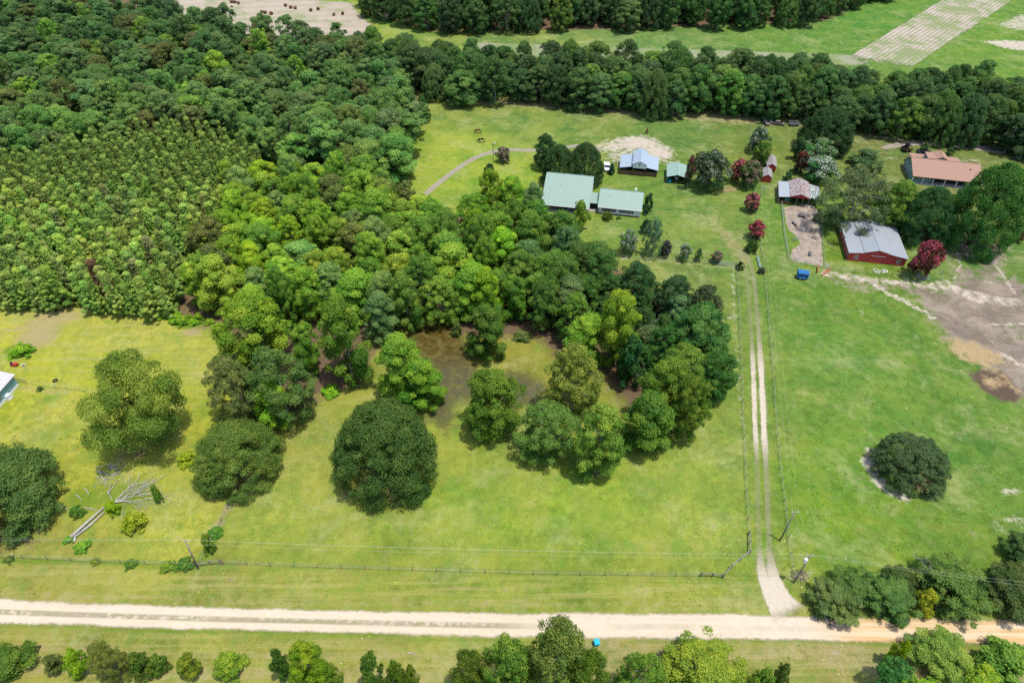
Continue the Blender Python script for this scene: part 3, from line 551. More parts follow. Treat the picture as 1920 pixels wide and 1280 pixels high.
def limbs(rg, L, H, z0, r0, nb, multi=1, lean=0.03):
    m = MB(); top = max(z0 + (H - z0) * 0.72, 0.4)
    for q in range(multi):
        ang = 2 * math.pi * q / multi + rg.random(); of = 0.0 if multi == 1 else 0.16 * H
        ax = [Vector((of * math.cos(ang) * t ** 1.2 + rg.normal() * lean * H * t, of * math.sin(ang) * t ** 1.2 + rg.normal() * lean * H * t, top * t)) for t in (0, 0.08, 0.3, 0.55, 0.8, 1.0)]
        m.tube([a - Vector((0, 0, 0.15 if i == 0 else 0)) for i, a in enumerate(ax)], [r0 * 1.35, r0, r0 * 0.82, r0 * 0.6, r0 * 0.38, r0 * 0.12], 7)
        for j in rg.choice(len(L), min(nb, len(L)), replace=False):
            e = Vector(L[j, :3]); zb = max(0.12 * H, min(e.z - 0.25 * math.hypot(e.x, e.y) - 0.05 * H, top * 0.95)); t = zb / top
            kf = t * (len(ax) - 1); i0 = min(int(kf), len(ax) - 2); s = ax[i0].lerp(ax[i0 + 1], min(1, max(0, (zb - ax[i0].z) / max(1e-3, ax[i0 + 1].z - ax[i0].z))))
            mid = s.lerp(e, 0.5) + Vector((rg.normal(), rg.normal(), abs(rg.normal()) + 0.6)) * 0.04 * H
            m.tube([s, mid, e], [r0 * 0.36, r0 * 0.24, r0 * 0.07], 5)
    return m
KIND = {}
def proto(kind, n, W, H, z0, env, nl, lr, nleaf, size, trunk_r, nb=10, bark_='bark', seed=0, shell=0.62, multi=1, blossom=0, wild=1.0, **kw):
    for i in range(n):
        rg = np.random.default_rng(1000 + seed * 97 + i); L = lobe_set(rg, nl, W, H, z0, env, lr, shell, wild)
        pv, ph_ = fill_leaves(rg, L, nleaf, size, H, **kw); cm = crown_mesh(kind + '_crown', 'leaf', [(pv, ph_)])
        We = 2 * float(np.percentile(np.hypot(pv[:, 0], pv[:, 1]), 97.5)); He = float(np.percentile(pv[:, 2], 99.6))
        tm = limbs(rg, L, H, z0, trunk_r, nb, multi).mesh(kind + '_trunk', bark_, True); bm = None
        if blossom:
            r2 = np.random.default_rng(77 + i); L2 = L[L[:, 2] > H * 0.35].copy(); L2[:, 3] *= 1.08
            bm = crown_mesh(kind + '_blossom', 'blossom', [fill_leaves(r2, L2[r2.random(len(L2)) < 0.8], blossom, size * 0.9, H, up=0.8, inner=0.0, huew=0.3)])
        KIND.setdefault(kind, []).append((We, He, z0, cm, tm, bm))
proto('live_oak', 3, 18, 13, 0.4, 'dome', 300, 1.25, 80000, 0.112, 0.55, 16, seed=1, shell=0.86, up=0.5, huew=0.5, wild=0.35, rough=0.5)
proto('pecan', 2, 20, 15, 2.5, 'spread', 62, 2.1, 50000, 0.128, 0.45, 34, seed=2, shell=0.35, flat=0.6, up=0.7, huew=0.55, inner=0.1)
proto('sweetgum', 6, 9, 15, 0.8, 'tall', 56, 1.3, 28000, 0.13, 0.26, 22, seed=3, shell=0.5, flat=0.7, up=0.75, huew=0.62, inner=0.1, bark_='grey_bark')
proto('oak', 5, 11, 15, 1.2, 'oval', 130, 1.15, 34000, 0.128, 0.34, 16, seed=4, shell=0.65, up=0.55, huew=0.62)
proto('feathery', 3, 10, 14, 0.8, 'oval', 150, 0.85, 30000, 0.106, 0.28, 26, seed=5, shell=0.5, up=0.5, huew=0.5, bark_='grey_bark')
proto('pine', 5, 4.2, 12, 1.0, 'cone', 90, 0.44, 8500, 0.115, 0.11, 14, seed=6, shell=0.4, flat=0.8, up=1.1, elong=1.9, wide=0.5, rough=0.45, huew=0.55)
proto('tall_pine', 3, 8, 19, 7.0, 'high', 46, 1.05, 8000, 0.17, 0.24, 26, seed=7, shell=0.4, flat=0.7, up=0.8, elong=2.0, wide=0.5, huew=0.55)
proto('roadside_pine', 3, 9, 9.5, 0.3, 'oval', 120, 0.85, 22000, 0.115, 0.2, 20, seed=8, shell=0.5, flat=0.7, up=0.9, elong=1.9, wide=0.5, huew=0.55)
proto('cedar', 1, 14, 9, 0.2, 'dome', 230, 0.8, 36000, 0.105, 0.3, 30, seed=9, shell=0.8, wild=0.5, elong=2.0, wide=0.5, up=0.8, huew=0.25)
proto('young', 5, 4.6, 5.2, 0.3, 'tall', 46, 0.62, 6500, 0.115, 0.10, 16, seed=10, shell=0.5, up=0.6, huew=0.55)
proto('shrub', 4, 2.4, 1.8, 0.05, 'dome', 26, 0.34, 2400, 0.075, 0.05, 6, seed=11, shell=0.6, up=0.6, huew=0.55, multi=3)
proto('crape_myrtle', 3, 6, 6.2, 0.7, 'oval', 60, 0.75, 6500, 0.13, 0.08, 12, seed=12, shell=0.6, up=0.6, multi=4, blossom=2700, bark_='grey_bark')
proto('sparse_tree', 2, 16, 13, 1.0, 'oval', 140, 0.95, 24000, 0.12, 0.22, 60, seed=13, shell=0.35, up=0.4, huew=0.55, bark_='grey_bark')
proto('lollipop', 1, 5, 7.2, 4.0, 'spread', 44, 0.7, 9000, 0.10, 0.14, 12, seed=14, shell=0.7, up=0.5, bark_='dead_bark')
# bare grey snags
def snag_mesh(seed, H, spread, flatten=1.0):
    rg = random.Random(seed); m = MB()
    def grow(p, d, L, r, lv):
        pts = [p]; q = p
        for i in range(3):
            d = (d + Vector((rg.gauss(0, 1), rg.gauss(0, 1), rg.gauss(0, .6))) * 0.16).normalized(); q = q + d * L / 3; pts.append(q)
        m.tube(pts, [r, r * 0.8, r * 0.62, r * 0.42], 5 if lv < 2 else 4)
        if lv < 4:
            for i in range(rg.choice((2, 3, 3))):
                nd = (d + Vector((rg.gauss(0, 1), rg.gauss(0, 1), rg.gauss(0.25, .5))) * spread).normalized()
                grow(pts[rg.choice((1, 2, 3, 3))], nd, L * rg.uniform(0.5, 0.75), r * 0.5, lv + 1)
    grow(Vector((0, 0, -0.1)), Vector((0, 0, 1)), H * 0.48, H * 0.018, 0)
    return m.mesh('snag', 'dead_bark', True)
SNAGS = [snag_mesh(i + 3, 10, 0.55) for i in range(4)]

trng = random.Random(5)
def plant_at(kind, x, y, W, H, color, name, label, cat='tree', group=None, var=None, blossom=None, rz=None, tilt=0.0, jit=0.10):
    v = KIND[kind]; i = trng.randrange(len(v)) if var is None else var % len(v); w0, h0, z0, cm, tm, bm = v[i]
    t = thing(name, label, cat, (x, y, 0.0), trng.uniform(0, 6.28) if rz is None else rz, group)
    t.scale = (W / w0, W / w0, H / h0); t.rotation_euler = (tilt * trng.gauss(0, 1), tilt * trng.gauss(0, 1), t.rotation_euler[2])
    g = 1.30 + min(0.55, max(0.0, (color[1] - 0.08) * 6.0)); l_ = 0.3 * color[0] + 0.7 * color[1]; color = (color[0] * g * 0.84, color[1] * g * 1.06, (color[2] * 0.95 + 0.05 * l_) * g)
    c = [q * (1 + trng.uniform(-jit, jit)) for q in color]
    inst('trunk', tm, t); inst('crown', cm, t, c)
    if bm is not None and blossom is not None: inst('blossom', bm, t, blossom)
    return t
def plant_box(kind, box, color, name, label, cat='tree', hmin=0.5, hmax=3.2, **kw):
    """crown outline as surveyed from the photograph -> spot on the land, width and height"""
    x0, y0, x1, y1 = box; cx, cy = (x0 + x1) / 2, (y0 + y1) / 2; zc = 4.0
    w0, h0, z0 = KIND[kind][0][:3]; fz = z0 / h0
    for _ in range(6):
        gx, gy = P(cx, cy, zc); s = ppm(gx, gy, zc); W = (x1 - x0) / s; hv = (y1 - y0) / s
        th = math.atan2(CAM_H - zc, gy); q = max((hv / 2) ** 2 - (W / 2 * math.sin(th)) ** 2, (hmin * W / 2 * math.cos(th)) ** 2)
        b = min(math.sqrt(q) / math.cos(th), hmax * W / 2); Ht = 2 * b / (1 - fz); zc = Ht * fz + b
    gx, gy = P(cx, cy, zc)
    return plant_at(kind, gx, gy, W * (0.88 if kind == 'young' else 0.95), Ht * (0.9 if kind == 'young' else 0.96), color, name, label, cat, **kw)

# leaf colours
YEL = (0.255, 0.275, 0.020); LIM = (0.175, 0.235, 0.020); GRN = (0.105, 0.175, 0.024); MID = (0.075, 0.130, 0.026); DRK = (0.050, 0.098, 0.026); OLV = (0.150, 0.165, 0.036); BLU = (0.110, 0.138, 0.056); DEEP = (0.034, 0.070, 0.024)
def mixc(a, b, t): return tuple(p * (1 - t) + q * t for p, q in zip(a, b))
TREES = [
 # --- lone trees and clumps of the front pasture
 ('live_oak', (612,728,822,930), (0.074,0.120,0.025), 'oak_tree', 'big round dark green oak standing alone in the middle of the front pasture', dict(var=0)),
 ('live_oak', (354,768,526,922), (0.115,0.135,0.026), 'oak_tree', 'round olive green oak at the top of the bushy fence line', dict(var=1)),
 ('pecan', (140,645,362,846), (0.125,0.165,0.024), 'pecan_tree', 'wide open-crowned tree with spreading limbs in the bright left yard', dict(var=0)),
 ('live_oak', (-150,822,98,1010), (0.090,0.120,0.024), 'oak_tree', 'broad dark oak cut off by the left edge of the picture', dict(var=2)),
 ('oak', (865,682,985,818), (0.095,0.145,0.016), 'sweetgum_tree', 'leafy green tree in front of the pond, right of the water', dict()),
 ('sweetgum', (700,620,795,745), (0.130,0.165,0.018), 'sweetgum_tree', 'yellow-green tree on the left bank of the pond, behind the big round oak', dict()),
 ('sweetgum', (738,665,832,768), (0.110,0.150,0.018), 'sweetgum_tree', 'leaning green tree on the left bank, overhanging the water nearest the round oak', dict()),
 ('sweetgum', (880,500,950,605), (0.150,0.195,0.018), 'sweetgum_tree', 'yellow-topped tall tree standing behind the one in the pond', dict()),
 ('sweetgum', (870,565,950,670), (0.075,0.135,0.018), 'sweetgum_tree', 'dark green tree standing in the middle of the pond', dict()),
 ('sweetgum', (595,552,697,718), (0.105,0.150,0.018), 'sweetgum_tree', 'tall green tree at the front corner of the woods beside the grassy gap', dict()),
 ('feathery', (450,640,592,795), (0.085,0.115,0.026), 'hardwood_tree', 'fine-leaved olive tree at the front of the left woods', dict()),
 ('feathery', (385,662,485,795), (0.110,0.130,0.030), 'hardwood_tree', 'fine-leaved pale olive tree on the edge of the bright mown field', dict()),
 ('sweetgum', (466,704,542,802), LIM, 'sweetgum_tree', 'small bright lime tree in front of the olive ones', dict()),
 ('oak', (395,542,548,690), (0.145,0.180,0.016), 'hardwood_tree', 'broad yellow-green tree at the corner of the bright mown field', dict()),
 ('sweetgum', (540,600,605,700), (0.100,0.150,0.020), 'sweetgum_tree', 'slim green tree between the broad yellow-green and the tall corner tree', dict()),
 ('feathery', (965,742,1092,868), (0.110,0.130,0.028), 'hardwood_tree', 'feathery grey-green tree on the lawn with its shadow pool', dict()),
 ('sweetgum', (1075,755,1172,892), (0.120,0.170,0.022), 'sweetgum_tree', 'bright clumped tree nearest the camera in the copse right of the pond', dict()),
 ('feathery', (1025,638,1132,775), (0.150,0.170,0.030), 'hardwood_tree', 'pale green tree on the right bank of the pond', dict()),
 ('sweetgum', (1055,582,1142,690), (0.125,0.170,0.022), 'sweetgum_tree', 'light green tree at the right rear corner of the pond', dict()),
 ('sweetgum', (1120,540,1206,690), (0.150,0.190,0.024), 'sweetgum_tree', 'bright yellow-topped tree standing by the litter patch in the copse', dict()),
 ('feathery', (1040,545,1112,640), (0.100,0.145,0.024), 'hardwood_tree', 'green tree behind the right rear corner of the pond', dict()),
 ('sweetgum', (1165,725,1270,845), (0.085,0.130,0.020), 'sweetgum_tree', 'dark green tree at the lower front of the right copse', dict()),
 ('feathery', (1232,640,1345,750), (0.115,0.150,0.022), 'hardwood_tree', 'yellowish tree on top of the right copse', dict()),
 ('sweetgum', (1200,660,1300,790), (0.105,0.150,0.018), 'sweetgum_tree', 'green tree in the heart of the right copse', dict()),
 ('oak', (1250,700,1335,820), (0.100,0.135,0.018), 'hardwood_tree', 'olive tree at the lower right of the copse beside the open lawn', dict()),
 ('oak', (1250,562,1372,690), (0.062,0.108,0.026), 'oak_tree', 'dark rich green oak at the right edge of the copse', dict()),
 ('oak', (1300,650,1388,745), (0.055,0.100,0.022), 'oak_tree', 'dark oak reaching out toward the driveway fence', dict()),
 ('oak', (1285,530,1358,622), (0.070,0.085,0.036), 'oak_tree', 'dusty blue-green oak at the upper right corner of the copse', dict()),
 ('oak', (1222,512,1305,610), (0.060,0.085,0.036), 'oak_tree', 'dusty dark oak second from the upper right corner of the copse', dict()),
 ('oak', (1150,486,1240,592), (0.042,0.080,0.028), 'oak_tree', 'dark oak at the back of the copse below the garden fence', dict()),
 ('young', (1152,618,1214,722), (0.040,0.080,0.024), 'evergreen_tree', 'small dark evergreen in the shade inside the copse', dict()),
 # --- house yard
 ('oak', (1000,250,1046,312), (0.050,0.095,0.036), 'oak_tree', 'narrow blue-green tree left of the dark clump behind the long house', dict()),
 ('live_oak', (1012,268,1085,345), (0.052,0.088,0.022), 'oak_tree', 'dark round tree, left of the pair behind the long house', dict()),
 ('live_oak', (1058,264,1136,342), (0.060,0.085,0.024), 'oak_tree', 'dark round tree, right of the pair behind the long house', dict()),
 ('young', (1068,370,1109,428), (0.115,0.155,0.024), 'young_tree', 'young green tree in front of the gap between the two roofs', dict()),
 ('young', (905,303,931,342), (0.030,0.065,0.030), 'cedar_tree', 'small pointed dark cedar in the back lawn by the lane', dict()),
 ('feathery', (728,246,772,306), (0.080,0.125,0.030), 'hardwood_tree', 'rounded tree on the edge of the woods by the horse pasture', dict()),
 ('young', (776,176,808,226), (0.055,0.100,0.026), 'young_tree', 'small tree in the far corner of the horse pasture', dict()),
 ('live_oak', (1500,198,1606,285), (0.046,0.078,0.026), 'oak_tree', 'large dark oak between the parked wrecks and the house lane', dict()),
 ('young', (1484,254,1516,298), (0.080,0.110,0.040), 'young_tree', 'small grey-green tree beside the large dark oak', dict()),
 ('sparse_tree', (1528,305,1685,432), (0.115,0.115,0.050), 'half_bare_tree', 'half-bare grey-brown tree spreading over the barn yard', dict(var=0)),
 ('oak', (1648,335,1725,425), (0.105,0.125,0.024), 'oak_tree', 'olive tree in front of the brown-roofed house', dict()),
 ('live_oak', (1690,344,1800,450), (0.040,0.082,0.030), 'oak_tree', 'dark oak behind the red barn', dict()),
 ('live_oak', (1788,300,1930,465), (0.055,0.105,0.022), 'oak_tree', 'huge green oak at the right edge of the brown-roofed house', dict()),
 ('sparse_tree', (1203,408,1250,478), (0.110,0.150,0.075), 'thin_tree', 'thin silvery young tree in the garden row', dict(var=1)),
 ('cedar', (1644,798,1788,922), (0.078,0.086,0.036), 'cedar_tree', 'lone dark spiky cedar in the right pasture', dict(rz=0.0)),
 ('young', (1590,274,1662,318), (0.085,0.115,0.045), 'small_tree', 'wide low grey-green bush tree left of the brown-roofed house', dict()),
 ('young', (1465,318,1490,350), (0.050,0.100,0.030), 'young_tree', 'small dark tree at the back of the rusty barn', dict()),
 # --- roadside, right
 ('roadside_pine', (1514,1086,1616,1158), (0.100,0.125,0.030), 'roadside_pine', 'round pine clump nearest the driveway mouth', dict(var=0)),
 ('roadside_pine', (1552,1064,1646,1132), (0.075,0.105,0.026), 'roadside_pine', 'dark pine behind the round clump by the driveway mouth', dict(var=1)),
 ('roadside_pine', (1614,1078,1724,1154), (0.095,0.120,0.032), 'roadside_pine', 'grey-green pine leaning over the orange road', dict(var=2)),
 ('roadside_pine', (1652,1054,1722,1118), (0.070,0.100,0.024), 'roadside_pine', 'dark upright pine third along the right roadside', dict(var=0)),
 ('roadside_pine', (1718,1036,1856,1156), (0.090,0.118,0.026), 'roadside_pine', 'biggest pine of the right roadside row', dict(var=1)),
 ('roadside_pine', (1842,1052,1975,1160), (0.070,0.098,0.024), 'roadside_pine', 'dark pine at the right end of the roadside row', dict(var=2)),
 ('roadside_pine', (1884,995,1985,1075), (0.060,0.088,0.024), 'roadside_pine', 'pine on the right picture edge above the roadside row', dict(var=0)),
 ('young', (1712,1096,1762,1152), (0.200,0.170,0.016), 'yellow_bush', 'mustard yellow bush between the roadside pines', dict()),
 ('oak', (1708,1176,1824,1266), (0.130,0.155,0.030), 'hardwood_tree', 'ragged yellow-green tree below the orange road', dict()),
 ('young', (1832,1200,1945,1272), (0.115,0.145,0.024), 'hardwood_tree', 'bushy tree in the lower right corner above the last verge', dict()),
 ('young', (1804,1238,1895,1320), (0.150,0.190,0.018), 'hardwood_tree', 'bright bushy tree cut by the bottom edge near the right corner', dict()),
 ('young', (1690,1258,1778,1330), (0.150,0.185,0.020), 'young_tree', 'lime bush top cut by the bottom edge below the ragged tree', dict()),
 # --- tree row along the bottom
 ('feathery', (968,1160,1118,1340), (0.105,0.140,0.024), 'hardwood_tree', 'tallest tree of the bottom clump, reaching up to the road', dict(var=1)),
 ('oak', (838,1214,925,1320), (0.100,0.130,0.020), 'hardwood_tree', 'left shoulder tree of the big bottom clump', dict(var=2)),
 ('oak', (900,1192,1012,1330), (0.110,0.140,0.024), 'hardwood_tree', 'second tree from the left in the big bottom clump', dict(var=3)),
 ('oak', (1046,1214,1146,1340), (0.095,0.130,0.018), 'hardwood_tree', 'rightmost tree of the big bottom clump beside the blue bin', dict(var=4)),
 ('feathery', (1150,1214,1250,1330), (0.110,0.145,0.024), 'hardwood_tree', 'loose grey-green tree just right of the blue bin', dict(var=0)),
 ('feathery', (1238,1188,1412,1340), (0.150,0.175,0.020), 'hardwood_tree', 'wide yellow-green tree on the bottom edge right of the bin', dict(var=1)),
 ('young', (1400,1244,1452,1310), (0.115,0.160,0.024), 'young_tree', 'small bush tree at the right foot of the wide yellow-green tree', dict()),
 ('young', (1444,1238,1484,1296), (0.100,0.130,0.028), 'young_tree', 'thin sapling at the right end of the bottom row', dict()),
 ('young', (-30,1200,66,1266), (0.085,0.115,0.018), 'young_tree', 'first bushy tree of the bottom row, on the left edge', dict()),
 ('young', (78,1220,119,1263), (0.110,0.130,0.030), 'young_tree', 'small thin bush, second in the bottom row', dict()),
 ('young', (115,1207,168,1266), (0.150,0.180,0.018), 'young_tree', 'bright green young tree, third in the bottom row', dict()),
 ('feathery', (168,1200,232,1278), (0.130,0.145,0.026), 'young_tree', 'loose pale young tree, fourth in the bottom row', dict()),
 ('young', (235,1214,284,1270), (0.085,0.120,0.018), 'young_tree', 'dark young tree, fifth in the bottom row', dict()),
 ('young', (272,1220,316,1266), (0.100,0.125,0.020), 'young_tree', 'low young tree touching the fifth on its right', dict()),
 ('young', (326,1218,377,1272), (0.120,0.155,0.018), 'young_tree', 'small leaning young tree, seventh in the bottom row', dict()),
 ('young', (393,1211,462,1278), (0.130,0.165,0.016), 'young_tree', 'dense square-shouldered young tree, eighth in the bottom row', dict()),
 ('young', (503,1211,545,1272), (0.070,0.110,0.020), 'young_tree', 'slim dark young tree left of the taller bottom-row tree', dict()),
 ('sweetgum', (540,1200,618,1300), (0.140,0.175,0.016), 'young_tree', 'taller yellow-green tree in the bottom row left of centre', dict()),
 ('young', (600,1236,642,1290), (0.120,0.155,0.024), 'young_tree', 'ragged low tree at the foot of the taller yellow-green one', dict()),
 ('young', (670,1214,724,1296), (0.085,0.130,0.018), 'young_tree', 'upright green tree, left of the small trio', dict()),
 ('young', (722,1230,762,1296), (0.115,0.145,0.018), 'young_tree', 'middle tree of the small trio in the bottom row', dict()),
 ('young', (754,1232,786,1296), (0.105,0.135,0.020), 'young_tree', 'narrow right tree of the small trio in the bottom row', dict()),
]
plant_at('lollipop', *P(1651, 1286), 5.4, 7.0, (0.050,0.105,0.030), 'pruned_tree', 'pruned round-headed tree on a bare trunk by the road')
for kd, box, colr, nm, lab, kw in TREES: plant_box(kd, box, colr, nm, lab, 'tree', **kw)

# crape myrtles : box, leaf colour, blossom colour, label
RED, PNK, WHT, MAG, DKR = (0.62, 0.19, 0.21), (0.34, 0.18, 0.185), (0.40, 0.41, 0.37), (0.30, 0.022, 0.065), (0.20, 0.030, 0.040)
for box, cl, cb, lab in [
 ((1296,278,1372,350), (0.045,0.085,0.024), (0.19,0.19,0.15), 'widest crape myrtle, dull white blossom over dark leaves, right of the carport'),
 ((1368,296,1404,338), (0.085,0.050,0.024), RED, 'bright red crape myrtle between the wide one and the sheds'),
 ((1386,300,1430,348), (0.070,0.095,0.035), PNK, 'pale pink crape myrtle in front of the red sheds'),
 ((1404,236,1446,282), (0.055,0.095,0.030), (0.36, 0.36, 0.30), 'white flowering crape myrtle at the top of the shed row'),
 ((1408,262,1448,306), (0.075,0.120,0.022), (0.16, 0.22, 0.05), 'green crape myrtle with few blossoms below the white one'),
 ((1284,288,1304,350), (0.060,0.070,0.028), (0.26, 0.09, 0.10), 'thin dark pink crape myrtle on the right wall of the carport'),
 ((1504,256,1572,306), (0.050,0.110,0.030), (0.26, 0.30, 0.20), 'upper green-white crape myrtle below the large oak'),
 ((1508,288,1578,342), (0.045,0.095,0.030), WHT, 'lower crape myrtle thick with white blossom above the rusty barn'),
 ((1490,284,1522,322), (0.060,0.055,0.024), DKR, 'dark wine-red crape myrtle beside the white-blossomed one'),
 ((1396,360,1426,394), (0.085,0.050,0.026), RED, 'small red crape myrtle on the fence line below the sheds'),
 ((1402,411,1438,447), (0.10,0.045,0.028), (0.62, 0.13, 0.18), 'crimson crape myrtle at the head of the driveway'),
 ((1711,446,1767,516), (0.10,0.030,0.026), (0.46, 0.12, 0.16), 'tall magenta crape myrtle beside the red barn'),
 ((929,274,959,303), (0.080,0.085,0.045), (0.34, 0.25, 0.20), 'dusty pink crape myrtle on the curving lane'),
 ((1160,427,1199,474), (0.090,0.130,0.036), (0.45, 0.45, 0.42), 'white-flecked shrub tree at the left end of the garden row'),
 ((1238,450,1261,480), (0.060,0.075,0.040), (0.17, 0.10, 0.17), 'purple flowering bush in the garden row'),
 ((1272,455,1298,487), (0.090,0.130,0.045), WHT, 'small white flowering bush in the garden row'),
 ((1332,468,1356,492), (0.075,0.100,0.045), PNK, 'pale pink bush at the right end of the garden row'),
 ((1893,415,1930,450), (0.085,0.070,0.028), (0.24, 0.09, 0.06), 'reddish bush at the right edge of the picture'),
]: plant_box('crape_myrtle', box, cl, 'crape_myrtle', lab, 'crape myrtle', blossom=cb)

for box, cl, lab in [
 ((1396,449,1424,474), (0.045,0.075,0.014), 'clipped round shrub below the crimson crape myrtle'), ((1380,489,1397,506), (0.032,0.055,0.014), 'small dark round shrub at the corner post by the driveway'),
 ((1420,500,1436,514), (0.060,0.060,0.032), 'brownish shrub at the foot of the open pale gate'), ((1206,361,1227,392), (0.028,0.070,0.024), 'round dark shrub at the right end of the white wing'),
 ((1204,382,1222,402), (0.040,0.080,0.030), 'lower dark shrub at the right end of the white wing'), ((1126,394,1150,413), (0.095,0.120,0.016), 'round yellow-green shrub under the windows of the white wing'),
 ((1154,404,1166,412), (0.090,0.125,0.020), 'tiny shrub under the windows of the white wing'), ((1199,409,1223,438), (0.035,0.065,0.024), 'dark shrub behind the thin silvery tree'),
 ((1302,464,1319,489), (0.080,0.115,0.050), 'small grey-green bush in the garden row'), ((1140,307,1155,327), (0.028,0.065,0.028), 'dark round shrub left of the stable'),
 ((1691,268,1712,284), (0.030,0.016,0.022), 'dark purple round shrub beside the house lane'), ((1724,267,1744,286), (0.060,0.085,0.030), 'green shrub behind the brown-roofed house, left one'),
 ((1774,275,1792,291), (0.055,0.085,0.026), 'green shrub behind the brown-roofed house, right one'), ((1899,284,1922,301), (0.060,0.085,0.050), 'grey-green shrub at the right edge below the lane'),
 ((222,955,273,1002), (0.165,0.195,0.014), 'bright leafy bush right of the fallen tree'), ((193,935,224,966), (0.190,0.205,0.014), 'yellow-green bush growing over the fallen trunk'),
 ((126,944,156,972), (0.070,0.115,0.022), 'dark low bush left of the fallen trunk'), ((137,1009,173,1036), (0.120,0.165,0.018), 'round bush at the root end of the fallen trunk'),
 ((114,1002,139,1021), (0.110,0.155,0.022), 'low bush beside the root end of the fallen trunk'), ((167,1043,187,1061), (0.125,0.160,0.022), 'small bush on the roadside fence, left one'),
 ((232,1045,259,1069), (0.085,0.135,0.020), 'round bush on the roadside fence, second one'), ((299,1052,332,1067), (0.115,0.150,0.020), 'low bush on the roadside fence, third one'),
 ((328,1050,366,1066), (0.075,0.110,0.020), 'dark low bush beside the leaning utility pole'), ((4,1040,27,1056), (0.100,0.135,0.022), 'small bush on the roadside fence at the left edge'),
 ((388,984,421,1012), (0.085,0.135,0.018), 'upper bush on the side fence'), ((374,998,401,1036), (0.110,0.160,0.018), 'lower bush on the side fence above the pole'),
 ((283,908,301,942), (0.120,0.170,0.020), 'bush at the right end of the dead branches'), ((330,840,375,876), (0.175,0.195,0.014), 'bright yellow-green shrub touching the olive oak'),
 ((12,638,62,674), (0.110,0.170,0.016), 'oval patch of tall weeds left standing in the mown yard'), ((1668,1198,1702,1248), (0.190,0.220,0.014), 'bright yellow-green shrub right of the pruned tree'),
 ((66,724,82,732), (0.080,0.110,0.024), 'small bush on the yard fence'), ((845,600,868,630), (0.100,0.140,0.030), 'leafy sapling at the back edge of the pond'),
 ((962,615,1000,642), (0.100,0.120,0.035), 'sparse weeds on the bare bank behind the pond'), ((600,720,640,745), (0.150,0.190,0.020), 'leafy saplings in the grassy gap'),
]: plant_box('shrub', box, cl, 'shrub', lab, 'shrub', hmin=0.35)
n_sh = 0
for ln, cnt, sz in (([(150,562),(205,580),(262,576)], 14, 2.6), ([(300,588),(335,612),(382,612)], 11, 2.4), ([(0,548),(80,556),(150,562)], 11, 2.3)):
    g = GP(ln)
    for i in range(cnt):
        t = i / (cnt - 1) * (len(g) - 1); a = min(int(t), len(g) - 2); f = t - a
        x = g[a][0] * (1 - f) + g[a + 1][0] * f + trng.gauss(0, .8); y = g[a][1] * (1 - f) + g[a + 1][1] * f + trng.gauss(0.8, 1.0)
        plant_at('shrub', x, y, sz * trng.uniform(.8, 1.6), trng.uniform(1.0, 2.6), mixc((0.13,0.19,0.018), (0.17,0.215,0.016), trng.random()), 'shrub', 'low bright undergrowth bush along the front edge of the pine plantation', 'shrub', 'undergrowth bushes at the edge of the pines')

# ------------------------------------------------------------------ trees: woods filled by area
def fill(poly_px, z, dmin, seed, keep=None):
    rg = random.Random(seed); g = GP(poly_px, z); xs_ = [a for a, _ in g]; ys_ = [b for _, b in g]
    pts = []; cell = {}
    for _ in range(60000):
        x = rg.uniform(min(xs_), max(xs_)); y = rg.uniform(min(ys_), max(ys_)); ck = (int(x // dmin), int(y // dmin)); ok = True
        for i in (-1, 0, 1):
            for j in (-1, 0, 1):
                for (a, b) in cell.get((ck[0] + i, ck[1] + j), ()):
                    if (a - x) ** 2 + (b - y) ** 2 < dmin * dmin: ok = False; break
        if ok: cell.setdefault(ck, []).append((x, y)); pts.append((x, y))
    A = np.array(pts); ins = in_poly(A[:, 0], A[:, 1], g); return [p for p, q in zip(pts, ins) if q]
def pix(x, y, z):
    dz = z - CAM_H; zc = y * CP - dz * SP; return 960 + FPX * x / zc, 640 - FPX * (y * SP + dz * CP) / zc
# pine plantation
PINE = [(-60,305),(60,290),(200,255),(330,238),(430,252),(500,305),(430,370),(390,420),(335,470),(322,530),(290,556),(200,545),(100,538),(-60,530)]
pts = fill(PINE, 8.0, 2.45, 11)
pts.sort(key=lambda q: q[1])
vis = [q for q in pts if -20 < pix(q[0], q[1], 9)[0] < 1940]
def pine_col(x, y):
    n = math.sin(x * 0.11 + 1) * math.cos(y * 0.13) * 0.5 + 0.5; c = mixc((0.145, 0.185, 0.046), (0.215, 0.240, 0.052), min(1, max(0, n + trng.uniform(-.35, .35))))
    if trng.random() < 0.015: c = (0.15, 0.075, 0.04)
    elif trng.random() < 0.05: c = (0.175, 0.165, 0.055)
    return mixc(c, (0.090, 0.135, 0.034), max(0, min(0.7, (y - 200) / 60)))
ind = set(vis[:290])
rest = [q for q in pts if q not in ind]
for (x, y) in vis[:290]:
    plant_at('pine', x, y, trng.uniform(3.2, 5.6), trng.uniform(9.0, 14), pine_col(x, y), 'pine_tree', 'slender yellow-green pine packed in the dense plantation at left', 'pine', 'pines of the dense plantation at left', tilt=0.03)
